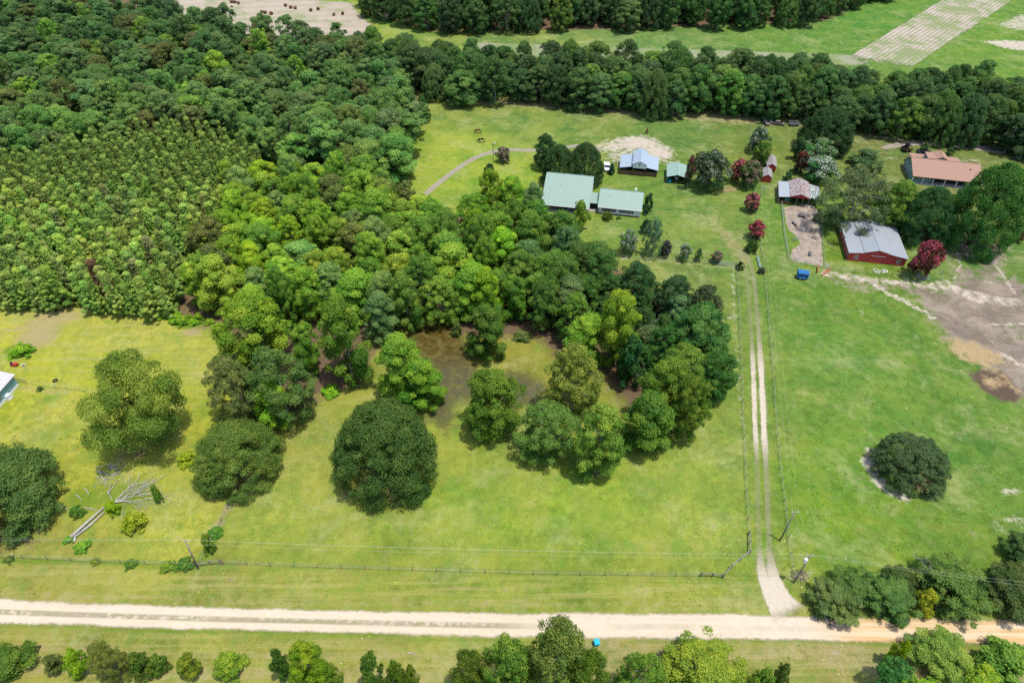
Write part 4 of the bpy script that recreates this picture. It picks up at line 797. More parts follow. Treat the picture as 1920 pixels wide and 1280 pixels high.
# the plantation's remaining rows : one stand
pc = bpy.data.collections.new('pine_stock'); 
for i, v in enumerate(KIND['pine'][:4]):
    o = bpy.data.objects.new('pine_crown_stock', v[3]); o.color = ((0.090,0.115,0.022,1),(0.125,0.145,0.022,1),(0.075,0.100,0.022,1),(0.105,0.130,0.024,1))[i]; pc.objects.link(o)
ptc = bpy.data.objects.new('pine_trunk_stock', KIND['pine'][0][4])
sm = bpy.data.meshes.new('pine_stand'); sm.from_pydata([(x, y, 0) for x, y in rest], [], [])
for nm_, tp, dat in (('idx', 'INT', [trng.randrange(4) for _ in rest]),):
    a = sm.attributes.new(nm_, tp, 'POINT'); a.data.foreach_set('value', dat)
for nm_, fn in (('rot', lambda: (0, 0, trng.uniform(0, 6.28))), ('scl', lambda: (lambda s, h: (s, s, h))(trng.uniform(.8, 1.12), trng.uniform(.80, 1.14)))):
    a = sm.attributes.new(nm_, 'FLOAT_VECTOR', 'POINT'); a.data.foreach_set('vector', [q for _ in rest for q in fn()])
so_ = bpy.data.objects.new('pine_stand', sm); so_.color = (0.25, 0.365, 0.095, 1); C.objects.link(so_); tag(so_, 'far rows of the dense pine plantation at left', None, None, 'stuff')
ng = bpy.data.node_groups.new('stand', 'GeometryNodeTree'); ng.interface.new_socket('Geometry', in_out='INPUT', socket_type='NodeSocketGeometry'); ng.interface.new_socket('Geometry', in_out='OUTPUT', socket_type='NodeSocketGeometry')
gi = ng.nodes.new('NodeGroupInput'); go = ng.nodes.new('NodeGroupOutput'); jn = ng.nodes.new('GeometryNodeJoinGeometry')
def gattr(nm_, tp):
    a = ng.nodes.new('GeometryNodeInputNamedAttribute'); a.data_type = tp; a.inputs['Name'].default_value = nm_; return a.outputs['Attribute']
ci = ng.nodes.new('GeometryNodeCollectionInfo'); ci.inputs['Collection'].default_value = pc; ci.inputs['Separate Children'].default_value = True; ci.inputs['Reset Children'].default_value = True
oi_ = ng.nodes.new('GeometryNodeObjectInfo'); oi_.inputs['Object'].default_value = ptc; oi_.inputs['As Instance'].default_value = True
for src, pick in ((ci.outputs[0], True), (oi_.outputs['Geometry'], False)):
    ip = ng.nodes.new('GeometryNodeInstanceOnPoints'); ng.links.new(gi.outputs[0], ip.inputs['Points']); ng.links.new(src, ip.inputs['Instance'])
    if pick: ip.inputs['Pick Instance'].default_value = True; ng.links.new(gattr('idx', 'INT'), ip.inputs['Instance Index'])
    ng.links.new(gattr('rot', 'FLOAT_VECTOR'), ip.inputs['Rotation']); ng.links.new(gattr('scl', 'FLOAT_VECTOR'), ip.inputs['Scale']); ng.links.new(ip.outputs[0], jn.inputs[0])
ng.links.new(jn.outputs[0], go.inputs[0]); md = so_.modifiers.new('stand', 'NODES'); md.node_group = ng

def wood(poly, z, d, seed, kinds, hr, wr, name, labf, group, colf):
    n = 0
    for (x, y) in fill(poly, z, d, seed):
        kd = trng.choices([a for a, _ in kinds], [b for _, b in kinds])[0]; px, py = pix(x, y, z)
        if not (-90 < px < 2010 and py > -70): continue
        c = colf(px, py); sw, sh = (1, 1) if kd not in ('tall_pine', 'pine') else (0.8, 1.12); lab = labf(kd, c, px, py)
        plant_at(kd, x, y, trng.uniform(*wr) * sw, trng.uniform(*hr) * sh, c, name if 'pine' not in kd else 'pine_tree', lab, 'tree', group, tilt=0.02); n += 1
    return n
def shade(c):
    if c[0] > 0.98 * c[1]: return 'brownish'
    if c[2] > 0.33 * c[1]: return 'grey-green'
    return 'bright yellow-green' if c[1] > 0.165 else 'mid green' if c[1] > 0.105 else 'dark green'
def labB(kd, c, px, py): return shade(c) + (' fine-leaved' if kd == 'feathery' else ' round-crowned' if kd == 'oak' else ' clumpy') + ' tree packed in the sunlit woods left of the pond'
def labC(kd, c, px, py): return shade(c) + (' fine-leaved' if kd == 'feathery' else ' round-crowned' if kd == 'oak' else ' clumpy') + ' tree in the woods between pond and farmhouse'
def labD(kd, c, px, py): return shade(c) + (' tall pine' if 'pine' in kd else ' fine-leaved tree' if kd == 'feathery' else ' clumpy tree' if kd == 'sweetgum' else ' round-crowned tree') + ' in the mixed forest, ' + ('left end' if px < 260 else 'middle part' if px < 520 else 'part by the horse pasture')
def labE(kd, c, px, py): return shade(c) + ' oak in the tall windbreak, ' + ('stretch left of the horse pasture' if px < 830 else 'stretch behind the horse pasture' if px < 1400 else 'stretch behind sheds and wrecks' if px < 1620 else 'stretch behind the brown-roofed house')
def labF(kd, c, px, py): return shade(c) + ' tree in the far wood on the top edge, ' + ('left part' if px < 1000 else 'middle part' if px < 1320 else 'right part')
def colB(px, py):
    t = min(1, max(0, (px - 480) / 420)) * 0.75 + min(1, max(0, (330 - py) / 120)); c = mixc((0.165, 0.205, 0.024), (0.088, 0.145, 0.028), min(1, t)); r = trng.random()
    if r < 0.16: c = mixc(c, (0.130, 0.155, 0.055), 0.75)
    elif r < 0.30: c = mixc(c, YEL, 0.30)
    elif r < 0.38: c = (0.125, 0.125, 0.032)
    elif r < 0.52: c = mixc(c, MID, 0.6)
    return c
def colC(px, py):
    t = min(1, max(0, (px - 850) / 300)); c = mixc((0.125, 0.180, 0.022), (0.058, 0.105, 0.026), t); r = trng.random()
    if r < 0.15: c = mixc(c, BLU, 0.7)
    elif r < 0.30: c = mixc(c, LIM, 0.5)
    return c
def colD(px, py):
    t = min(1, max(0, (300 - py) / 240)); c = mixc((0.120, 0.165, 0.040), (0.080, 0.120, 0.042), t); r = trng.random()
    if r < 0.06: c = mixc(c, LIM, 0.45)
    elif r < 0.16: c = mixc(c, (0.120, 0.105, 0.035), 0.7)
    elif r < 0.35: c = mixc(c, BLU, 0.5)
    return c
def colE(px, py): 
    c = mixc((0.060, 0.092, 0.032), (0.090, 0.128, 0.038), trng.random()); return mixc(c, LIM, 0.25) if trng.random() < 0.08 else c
WB = [(432,335),(560,312),(700,330),(790,348),(840,395),(862,480),(850,560),(790,580),(720,590),(620,560),(540,560),(460,560),(380,570),(350,540),(350,480),(400,420)]
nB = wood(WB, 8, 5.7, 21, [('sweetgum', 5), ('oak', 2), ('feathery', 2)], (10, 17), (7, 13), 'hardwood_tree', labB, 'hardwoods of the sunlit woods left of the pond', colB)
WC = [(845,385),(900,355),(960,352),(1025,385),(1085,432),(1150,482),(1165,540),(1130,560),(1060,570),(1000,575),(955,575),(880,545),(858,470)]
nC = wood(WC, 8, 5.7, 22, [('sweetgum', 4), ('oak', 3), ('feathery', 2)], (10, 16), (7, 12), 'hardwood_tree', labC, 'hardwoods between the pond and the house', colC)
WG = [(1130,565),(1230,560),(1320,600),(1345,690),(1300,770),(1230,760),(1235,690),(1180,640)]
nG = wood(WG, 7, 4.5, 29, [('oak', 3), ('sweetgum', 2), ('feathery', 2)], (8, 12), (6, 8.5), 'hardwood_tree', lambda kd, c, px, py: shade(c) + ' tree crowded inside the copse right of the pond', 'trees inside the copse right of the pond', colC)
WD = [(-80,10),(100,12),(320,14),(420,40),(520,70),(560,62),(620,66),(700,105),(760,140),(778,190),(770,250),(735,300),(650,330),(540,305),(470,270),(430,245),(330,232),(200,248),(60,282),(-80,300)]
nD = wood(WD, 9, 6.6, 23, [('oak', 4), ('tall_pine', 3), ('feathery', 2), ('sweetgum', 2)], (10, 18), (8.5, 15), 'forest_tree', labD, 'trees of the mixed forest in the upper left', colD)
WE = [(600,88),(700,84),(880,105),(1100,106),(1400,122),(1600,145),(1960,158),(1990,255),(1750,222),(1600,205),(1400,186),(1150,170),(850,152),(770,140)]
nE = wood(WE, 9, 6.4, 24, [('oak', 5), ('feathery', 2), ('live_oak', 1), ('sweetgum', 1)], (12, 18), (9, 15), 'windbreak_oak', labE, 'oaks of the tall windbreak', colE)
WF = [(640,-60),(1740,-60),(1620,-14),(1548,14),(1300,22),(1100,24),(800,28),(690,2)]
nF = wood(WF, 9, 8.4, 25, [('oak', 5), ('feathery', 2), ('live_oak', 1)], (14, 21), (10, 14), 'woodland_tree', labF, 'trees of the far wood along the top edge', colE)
print('woods', len(vis), len(rest), nB, nC, nD, nE, nF)

for (bx, by, tx, ty, lab, i) in [(848,478,845,428,'bare white snag poking out of the woods behind the pond',0),(1002,760,1000,705,'grey leafless bush tree on the lawn by the feathery tree',1),(1215,735,1228,685,'bare grey branches on top of the right copse',2),(1290,700,1302,640,'tall bare grey top near the right side of the copse',3),
                                 (1205,665,1212,610,'pale bare snag rising from the shade in the copse',1),(1235,820,1240,770,'bare limbs low in the front of the right copse',0),(1120,790,1130,752,'thin bare twigs in the bright clumped tree',2),(50,245,44,205,'pale dead trunk in the upper left forest',3),(1722,1085,1728,1046,'grey leafless bush behind the roadside pines',1),(910,640,938,575,'bare twigs beside the tree in the pond',2)]:
    x, y = P(bx, by); hp = ty; v = (640 - ty) / FPX; ht = CAM_H - y * (SP - v * CP) / (CP + v * SP); ht = max(2.5, min(ht, 17))
    t = thing('bare_tree', lab, 'dead tree', (x, y), trng.uniform(0, 6)); s = ht / 9.0; t.scale = (s * 0.9, s * 0.9, s); inst('trunk', SNAGS[i], t)
# ------------------------------------------------------------------ buildings (local x along the front, y away from the camera)
def window(parent, x, z, wd, ht, y, shutters=False, frame='white_paint', bars=True):
    m = MB(); t = 0.07
    m.box(x - wd / 2 - t, x + wd / 2 + t, y - 0.06, y, z - t, z); m.box(x - wd / 2 - t, x + wd / 2 + t, y - 0.06, y, z + ht, z + ht + t)
    m.box(x - wd / 2 - t, x - wd / 2, y - 0.06, y, z, z + ht); m.box(x + wd / 2, x + wd / 2 + t, y - 0.06, y, z, z + ht)
    if bars: m.box(x - wd / 2, x + wd / 2, y - 0.055, y - 0.03, z + ht / 2 - 0.03, z + ht / 2 + 0.03); m.box(x - 0.03, x + 0.03, y - 0.05, y - 0.03, z, z + ht)
    wo = m.build('window', frame, parent); MB().box(x - wd / 2, x + wd / 2, y - 0.028, y - 0.005, z, z + ht).build('pane', 'glass', wo)
    if shutters:
        for s in (-1, 1):
            a = x + s * (wd / 2 + t + 0.24); MB().box(a - 0.2, a + 0.2, y - 0.05, y - 0.004, z - 0.05, z + ht + 0.05).build('shutter', 'shutter', parent)
    return wo
def side_window(parent, y, z, wd, ht, x):          # in a wall facing -x
    m = MB(); t = 0.08
    m.box(x - 0.06, x, y - wd / 2 - t, y + wd / 2 + t, z - t, z); m.box(x - 0.06, x, y - wd / 2 - t, y + wd / 2 + t, z + ht, z + ht + t)
    m.box(x - 0.06, x, y - wd / 2 - t, y - wd / 2, z, z + ht); m.box(x - 0.06, x, y + wd / 2, y + wd / 2 + t, z, z + ht)
    wo = m.build('window', 'white_paint', parent); MB().box(x - 0.03, x - 0.004, y - wd / 2, y + wd / 2, z, z + ht).build('pane', 'glass', wo)
def gable_x(parent, x0, x1, yf, yr, yb, zf, zr, zb, mat, th=0.14, name='roof'):      # ridge along x
    m = MB(); m.slab([(x0, yf, zf), (x1, yf, zf), (x1, yr, zr), (x0, yr, zr)], th); m.slab([(x0, yr, zr), (x1, yr, zr), (x1, yb, zb), (x0, yb, zb)], th)
    m.tube([(x0, yr, zr + 0.01), (x1, yr, zr + 0.01)], 0.10, 6); return m.build(name, mat, parent)
def gable_y(parent, y0, y1, xl, xr, xh, zl, zr, zh, mat, th=0.12, name='roof'):      # ridge along y at xh
    m = MB(); m.slab([(xl, y0, zl), (xh, y0, zh), (xh, y1, zh), (xl, y1, zl)], th); m.slab([(xh, y0, zh), (xr, y0, zr), (xr, y1, zr), (xh, y1, zh)], th)
    m.tube([(xh, y0, zh + 0.01), (xh, y1, zh + 0.01)], 0.09, 6); return m.build(name, mat, parent)

# ---- long house : two wings under green metal roofs and a covered link
A = R(-11)
h = thing('farmhouse', 'long white farmhouse of two wings with pale green metal roofs', 'house', (25.9, 177.0), A)
MB().prism_yz([(0, 0), (0, 2.55), (4.6, 5.55), (9.2, 2.55), (9.2, 0)], 0, 12.3).build('wall', 'white_siding', h)
gable_x(h, -0.35, 12.65, -0.55, 4.6, 9.75, 2.5, 5.75, 2.5, 'green_roof')
for x in (2.0, 4.05, 7.1, 9.3): window(h, x, 0.95, 0.95, 1.35, 0.0, True)
MB().box(-0.02, 12.32, -0.03, 9.22, 0, 0.25).build('footing', 'red_brick', h)
MB().box(9.9, 10.5, 5.6, 6.2, 4.5, 6.0).build('chimney', 'white_paint', h)
MB().box(-3.0, 0.0, 2.4, 7.0, 0, 2.3).build('link_wall', 'interior_shade', h)
MB().slab([(-3.05, 1.2, 2.45), (0.05, 1.2, 2.45), (0.05, 6.0, 3.3), (-3.05, 6.0, 3.3)], 0.1).build('link_roof', 'green_roof', h)
MB().box(-2.9, -0.1, 0.6, 2.4, 0, 0.15).build('step', 'concrete', h)
MB().box(-2.0, -1.05, 2.34, 2.4, 0.16, 2.15).build('door', 'shutter', h)
for x in (-2.85, -0.2): MB().box(x - .06, x + .06, 1.35, 1.47, 0.15, 2.4).build('porch_post', 'white_paint', h)
MB().prism_yz([(0.6, 0), (0.6, 2.5), (8.3, 7.0), (15.5, 2.6), (15.5, 0)], -16.8, -3.0).build('wall', 'white_siding', h)
gable_x(h, -17.2, -2.75, -2.2, 8.3, 16.2, 2.45, 7.35, 2.5, 'green_roof')
MB().box(-16.9, -3.1, -2.0, 0.6, 0, 0.22).build('porch_floor', 'concrete', h)
MB().box(-16.78, -3.02, 0.50, 0.597, 0.22, 2.3).build('porch_shade', 'interior_shade', h)  # near-black sheet over the white wall, painted porch shade
for x in (-16.7, -13.9, -11.1, -8.6, -5.8, -3.2): MB().box(x - .07, x + .07, -1.95, -1.81, 0.22, 2.5).build('porch_post', 'brown_wood', h)
for x in (-14.2, -9.5, -5.2): window(h, x, 0.9, 1.0, 1.2, 0.50)
MB().box(-12.3, -11.3, 0.44, 0.50, 0.23, 2.2).build('door', 'brown_wood', h)
for x, y, z in ((3.0, 2.8, 4.6), (8.0, 6.2, 4.7), (-12.5, 4.6, 5.6), (-6.5, 11.0, 5.9)): MB().tube([(x, y, z - .3), (x, y, z + .45)], [.09, .08], 8).build('roof_vent', 'steel', h)
MB().box(-17.2, -2.75, -2.32, -2.2, 2.28, 2.42).build('gutter', 'white_paint', h); MB().box(-0.35, 12.65, -0.67, -0.55, 2.33, 2.47).build('gutter', 'white_paint', h)
# ---- stable with raised middle
h = thing('stable', 'open-fronted stable with pale blue metal roof and a raised star gable', 'stable', (35.1, 200.9), R(-10))
W_, D_, a, b = 11.8, 8.0, 3.9, 8.1
MB().slab([(-0.3, -0.6, 2.5), (a, -0.6, 3.25), (a, D_ + .3, 3.25), (-0.3, D_ + .3, 2.5)], .1).build('roof', 'stable_roof', h)
MB().slab([(b, -0.6, 3.25), (W_ + .3, -0.6, 2.5), (W_ + .3, D_ + .3, 2.5), (b, D_ + .3, 3.25)], .1).build('roof', 'stable_roof', h)
gable_y(h, -0.95, D_ + .5, a - .3, b + .3, 6.0, 4.15, 4.15, 5.3, 'stable_roof', .1)
MB().prism_xz([(a, 2.75), (b, 2.75), (b, 4.15), (6.0, 5.15), (a, 4.15)], -0.62, D_).build('loft', 'white_siding', h)
st_ = MB(); pts = []
for i in range(10):
    r = 0.42 if i % 2 == 0 else 0.17; t = math.pi / 2 + i * math.pi / 5; pts.append((6.0 + r * math.cos(t), 4.0 + r * math.sin(t)))
st_.prism_xz(pts, -0.70, -0.625).build('star', 'dark_blue_trim', h)
m = MB(); m.tube([(a - .3, -0.97, 4.12), (6.0, -0.97, 5.27), (b + .3, -0.97, 4.12)], 0.09, 5); m.tube([(-0.3, -0.62, 2.46), (a, -0.62, 3.2)], .06, 5); m.tube([(b, -0.62, 3.2), (W_ + .3, -0.62, 2.46)], .06, 5); m.build('trim', 'dark_blue_trim', h)
MB().box(0, W_, D_ - .15, D_, 0, 2.6).build('back_wall', 'stall_boards', h); MB().box(0, .12, 1.5, D_ - .15, 0, 2.45).build('side_wall', 'stall_boards', h); MB().box(W_ - .12, W_, 1.5, D_ - .15, 0, 2.45).build('side_wall', 'stall_boards', h)
for x0, x1 in ((0.2, 3.8), (4.1, 7.8), (8.2, 11.6)):
    MB().box(x0, x1, 0.0, 0.1, 0, 1.35).build('stall_front', 'stall_boards', h)
for x in (0.1, 3.95, 8.0, 11.7): MB().box(x - .1, x + .1, -0.25, -0.05, 0, 2.6 if x in (0.1, 11.7) else 3.0).build('post', 'brown_wood', h)
MB().box(0.15, W_ - .15, 3.9, 4.0, 0, 2.3).build('inner_wall', 'interior_shade', h); MB().box(1.0, 1.8, 3.0, 3.8, 0.3, 1.4).build('feed_chest', 'steel', h)  # inner wall coloured near-black for the shade deep in the stalls
# ---- carport
h = thing('carport', 'green metal carport sheltering a white boat', 'carport', (49.3, 194.8), R(-10))
gable_y(h, -0.3, 8.3, -0.3, 6.3, 3.0, 2.4, 2.4, 3.3, 'carport_roof', .08)
for x in (0.0, 5.93): MB().box(x, x + .07, 0, 8, 0, 2.32).build('side_wall', 'green_sheet', h)
MB().prism_xz([(0.07, 0), (5.93, 0), (5.93, 2.3), (3.0, 3.15), (0.07, 2.3)], 7.9, 7.97).build('back_wall', 'green_sheet', h)
for x in (0.0, 5.9): MB().box(x - .02, x + .12, -0.1, 0.02, 0, 2.35).build('post', 'green_sheet', h)
# ---- two red sheds
for (x, y, wd, dp, lab) in ((79.9, 195.6, 2.7, 5.2, 'small red shed with grey roof, front one of two'), (83.2, 202.6, 2.8, 6.6, 'small red shed with grey roof, rear one of two')):
    h = thing('garden_shed', lab, 'shed', (x, y), R(-14), 'red garden sheds')
    MB().prism_xz([(0, 0), (wd, 0), (wd, 1.95), (wd / 2, 2.75), (0, 1.95)], 0, dp).build('wall', 'red_boards', h)
    gable_y(h, -0.2, dp + .2, -0.2, wd + .2, wd / 2, 1.88, 1.88, 2.85, 'shed_roof', .07)
    MB().box(wd / 2 - .5, wd / 2 + .5, -0.05, -0.004, 0.1, 1.85).build('door', 'red_paint', h)
# ---- old barn with rusted roof
h = thing('old_barn', 'old open barn with rust-streaked roof and lean-tos on both sides', 'barn', (84.2, 181.6), R(-15))
gable_y(h, -0.3, 10.2, -0.15, 5.7, 2.75, 3.05, 3.05, 4.25, 'rusty_roof', .07)
MB().slab([(-3.3, -0.2, 2.45), (-0.05, -0.2, 2.9), (-0.05, 9.6, 2.9), (-3.3, 9.6, 2.45)], .06).build('lean_to_roof', 'plain_lean_roof', h)
MB().slab([(5.6, 1.0, 2.9), (8.9, 1.0, 2.2), (8.9, 9.6, 2.2), (5.6, 9.6, 2.9)], .06).build('lean_to_roof', 'patched_roof', h)
MB().prism_xz([(0, 2.75), (5.5, 2.75), (5.5, 2.95), (2.75, 4.1), (0, 2.95)], 0, .12).build('gable_board', 'red_boards', h); MB().prism_xz([(0, 0), (5.5, 0), (5.5, 2.95), (2.75, 4.1), (0, 2.95)], 9.8, 9.9).build('back_wall', 'red_boards', h)
MB().box(0, .1, 4, 9.8, 0, 2.85).build('side_wall', 'red_boards', h); MB().box(5.4, 5.5, 4, 9.8, 0, 2.85).build('side_wall', 'red_boards', h); MB().box(-3.2, -3.1, 1, 9.4, 0, 2.3).build('side_wall', 'post_wood', h); MB().box(0.1, 5.4, 5.9, 6.0, 0, 2.7).build('inner_wall', 'interior_shade', h); MB().box(-3.1, 0.0, 6.4, 6.5, 0, 2.3).build('inner_wall', 'interior_shade', h)
for x, z in ((-3.15, 2.3), (0.05, 2.75), (2.0, 2.75), (3.7, 2.75), (5.45, 2.75)): MB().cyl(x, -0.05, 0, z, .09, 7).build('post', 'post_wood', h)
for y in (1.3, 5.3, 9.3): MB().cyl(8.7, y, 0, 2.1, .08, 7).build('post', 'post_wood', h)
m = MB()
for z in (0.35, 0.75, 1.1): m.box(-3.1, -0.1, -0.12, -0.07, z, z + .14)
m.build('stall_rail', 'rust', h)
# ---- red barn
h = thing('red_barn', 'red barn with white windows under a grey-white metal roof', 'barn', (91.8, 153.0), R(-11))
W_, D_ = 14.6, 15.0
MB().prism_xz([(0, 0), (W_, 0), (W_, 2.45), (10.9, 3.05), (7.0, 4.15), (3.7, 3.1), (0, 2.55)], 0, D_).build('wall', 'red_boards', h)
m = MB()
m.slab([(3.5, -0.35, 3.22), (7.0, -0.35, 4.32), (7.0, D_ + .3, 4.32), (3.5, D_ + .3, 3.22)], .08); m.slab([(7.0, -0.35, 4.32), (11.0, -0.35, 3.2), (11.0, D_ + .3, 3.2), (7.0, D_ + .3, 4.32)], .08); m.tube([(7.0, -.35, 4.33), (7.0, D_ + .3, 4.33)], .1, 6); m.build('roof', 'galvanised_roof', h)
MB().slab([(-0.35, -0.35, 2.62), (3.75, -0.35, 3.12), (3.75, D_ + .3, 3.12), (-0.35, D_ + .3, 2.62)], .08).build('lean_to_roof', 'galvanised_roof', h)
MB().slab([(11.02, -0.35, 3.195), (W_ + .4, -0.35, 2.5), (W_ + .4, D_ + .3, 2.5), (11.02, D_ + .3, 3.195)], .08).build('lean_to_roof', 'galvanised_roof', h)
for x in (2.0, 12.9): window(h, x, 0.75, 0.75, 1.15, 0.0)
for x0 in (5.7, 7.2): MB().box(x0, x0 + 1.47, -0.07, -0.004, 0.1, 2.2).build('barn_door', 'red_boards', h)
MB().box(5.6, 9.1, -0.14, -0.071, 2.25, 2.37).build('door_track', 'white_paint', h)
for y in (2.0, 4.7, 7.4, 10.1, 12.8): side_window(h, y, 0.9, 0.9, 0.95, 0.0)
m = MB()
for x in (0, W_): m.box(x - .06, x + .06, -0.06, 0.06, 0, 2.42)
m.build('corner_trim', 'rust', h)
# ---- brown-roofed house
h = thing('shingled_house', 'teal-sided house with large brown shingled roof', 'house', (126.8, 194.6), R(-13))
MB().prism_yz([(2.2, 0), (2.2, 2.75), (7.5, 5.0), (12.5, 2.9), (12.5, 0)], 0.4, 20.0).build('wall', 'teal_siding', h)
MB().prism_yz([(12.5, 0), (12.5, 2.75), (16.3, 2.3), (16.3, 0)], 2.2, 16.6).build('rear_wall', 'teal_siding', h)
gable_x(h, 0, 20.5, -0.3, 7.5, 12.8, 2.75, 5.25, 3.0, 'shingles', .15)
MB().slab([(1.8, 12.5, 3.1), (16.9, 12.5, 3.1), (16.9, 16.8, 2.45), (1.8, 16.8, 2.45)], .14).build('rear_roof', 'shingles', h)
d = MB().prism_xz([(5.5, 3.0), (7.6, 3.0), (7.6, 4.9), (5.5, 4.9)], 9.0, 13.2).build('dormer', 'teal_siding', h); MB().slab([(5.35, 8.6, 5.05), (7.75, 8.6, 5.05), (7.75, 13.4, 4.95), (5.35, 13.4, 4.95)], .1).build('dormer_roof', 'shingles', d)
d = MB().prism_xz([(9.2, 2.6), (13.0, 2.6), (13.0, 3.0), (11.1, 3.9), (9.2, 3.0)], 13.0, 17.6).build('dormer', 'teal_siding', h); gable_y(d, 12.6, 17.9, 9.0, 13.2, 11.1, 3.0, 3.0, 4.0, 'shingles', .1, 'dormer_roof')
MB().box(2.4, 3.1, 9.4, 10.0, 2.9, 4.6).build('chimney', 'teal_siding', h)
MB().box(17.0, 17.25, 4.4, 4.65, 4.2, 4.75).build('vent', 'dark_paint', h)
MB().box(0.2, 20.2, 0, 2.2, 0, .3).build('porch_floor', 'concrete', h); MB().box(6.2, 19.9, 2.10, 2.197, .3, 2.7).build('porch_shade', 'interior_shade', h)  # dark sheet before the siding stands in for shade under the porch
for x in (0.3, 3.4, 6.4, 9.8, 13.2, 16.6, 20.0): MB().box(x - .09, x + .09, 0.02, 0.2, .3, 2.75).build('porch_post', 'white_paint', h)
MB().box(0.3, 6.2, 1.0, 2.197, .3, 2.65).build('sun_room', 'teal_siding', h)
for x in (1.6, 3.3, 5.0): window(h, x, 1.0, 0.9, 1.3, 1.0)
for y in (4.2, 6.2, 8.2, 10.4): side_window(h, y, 1.0, 1.0, 1.3, 0.4)
m = MB()
for i in range(7):
    for j in range(3): m.box(0.33, 0.385, 3.4 + i * 1.15, 3.75 + i * 1.15, 0.35 + j * 0.85 + (i % 2) * .3, 0.62 + j * 0.85 + (i % 2) * .3)
m.build('lattice_trim', 'white_paint', h)
# ---- house on the left picture edge
h = thing('teal_house', 'teal-walled house corner with white skirting on the left edge', 'house', (-121.5, 88.0), R(-5))
MB().box(0, 10.0, 0, 18.6, .55, 3.0).build('wall', 'left_teal', h); MB().box(-.04, 10.06, -.05, 18.66, 0, .55).build('skirting', 'white_paint', h)
gable_y(h, -.4, 19.0, -.4, 10.35, 5.0, 3.02, 3.02, 4.3, 'left_roof', .12)
for y in (3, 8, 13): 
    m = MB().box(10.003, 10.06, y - .5, y + .5, 1.3, 2.5).build('window', 'white_paint', h); MB().box(10.062, 10.07, y - .42, y + .42, 1.38, 2.42).build('pane', 'glass', m)
# ------------------------------------------------------------------ fences
def resample(g, step):
    out = [g[0]]; acc = 0
    for a, b in zip(g[:-1], g[1:]):
        L = math.hypot(b[0] - a[0], b[1] - a[1]); n = max(1, round(L / step))
        out += [(a[0] + (b[0] - a[0]) * i / n, a[1] + (b[1] - a[1]) * i / n) for i in range(1, n + 1)]
    return out
frng = random.Random(8)
POST = MB().cyl(0, 0, -0.1, 1.35, .06, 7).mesh('post', 'post_wood')
THIN = MB().cyl(0, 0, -0.1, 1.3, .045, 6).mesh('post', 'steel')
BIGP = MB().cyl(0, 0, -0.1, 1.55, .12, 8).mesh('post', 'pole_wood')
def fence(label, pts, step=3.0, post=POST, wires=(0.35, 0.7, 1.05, 1.25), wr=0.010, mat='fence_wire', rails=None, lean=0.05, name='wire_fence', mesh_bars=0):
    g = resample(GP(pts), step); o0 = g[0]; f = thing(name, label, 'fence', (o0[0], o0[1])); h = 1.3
    for (x, y) in g: inst('post', post, f, None, (x - o0[0], y - o0[1], 0), (frng.gauss(0, lean), frng.gauss(0, lean), frng.uniform(0, 6)))
    if rails:
        for a, b in zip(g[:-1], g[1:]):
            for z in rails: MB().tube([(a[0] - o0[0], a[1] - o0[1], z), (b[0] - o0[0], b[1] - o0[1], z + frng.gauss(0, .02))], .06, 6).build('rail', 'post_wood' if post is not BIGP else 'pole_wood', f)
    for z in wires:
        MB().tube([(x - o0[0], y - o0[1], z + frng.gauss(0, .015)) for x, y in g], wr, 4, False).build('wire', mat, f)
    return f
fence('wire fence along the left side of the driveway', [(1380,500),(1386,600),(1393,800),(1400,950),(1404,1000)], 3.4)
fence('wooden corner fence of heavy rails at the pasture gate', [(1404,1002),(1404,1038),(1386,1052),(1370,1066),(1355,1083),(1335,1081),(1313,1080)], 2.4, BIGP, (), rails=(0.75, 1.25), name='rail_fence')
fence('wire fence along the road in front of the pasture', [(1311,1081),(1000,1077),(640,1066),(420,1058)], 4.0)
fence('short wooden brace fence beside the leaning utility pole', [(372,1062),(395,1058),(415,1057)], 2.0, BIGP, (), rails=(0.7, 1.2), name='rail_fence')
fence('overgrown wire fence along the road at lower left', [(368,1062),(180,1054),(0,1045),(-150,1040)], 4.0)
fence('wire fence with leaning posts along the right side of the driveway', [(1430,482),(1437,560),(1447,680),(1455,800),(1465,900),(1475,980),(1480,1040),(1490,1088)], 2.7, lean=0.16)
fence('fence below the garden flower row', [(1160,484),(1280,491),(1380,499)], 3.0, THIN)
fence('fence between the house lawn and the barn side', [(1405,236),(1409,300),(1414,360),(1420,420),(1429,482)], 3.2, THIN)
fence('grey wire mesh fence round the sandy pen', [(1465,384),(1470,440),(1479,490),(1510,496),(1546,502)], 2.2, THIN, (0.2, 0.4, 0.6, 0.8, 1.0, 1.2), 0.014, 'steel')
fence('right side fence of the sandy pen', [(1546,502),(1541,440),(1536,398)], 2.6, THIN, (0.3, 0.6, 0.9, 1.2))
fence('low fence below the red barn', [(1553,505),(1650,516),(1735,524),(1763,528),(1766,514)], 3.0, POST)
fence('bushy side fence from the road up to the olive oak', [(376,1058),(402,1004),(440,930)], 3.2)
fence('fence from the teal house across the left yard', [(62,722),(150,733),(200,742)], 3.0, THIN)
fence('dark rail fence at the corner of the teal house', [(29,714),(45,718),(52,720)], 1.6, THIN, (), rails=(0.8, 1.25), name='rail_fence')
fence('rail fence on both sides of the stable', [(1148,310),(1162,312)], 1.5, POST, (), rails=(0.6, 1.1), name='rail_fence')

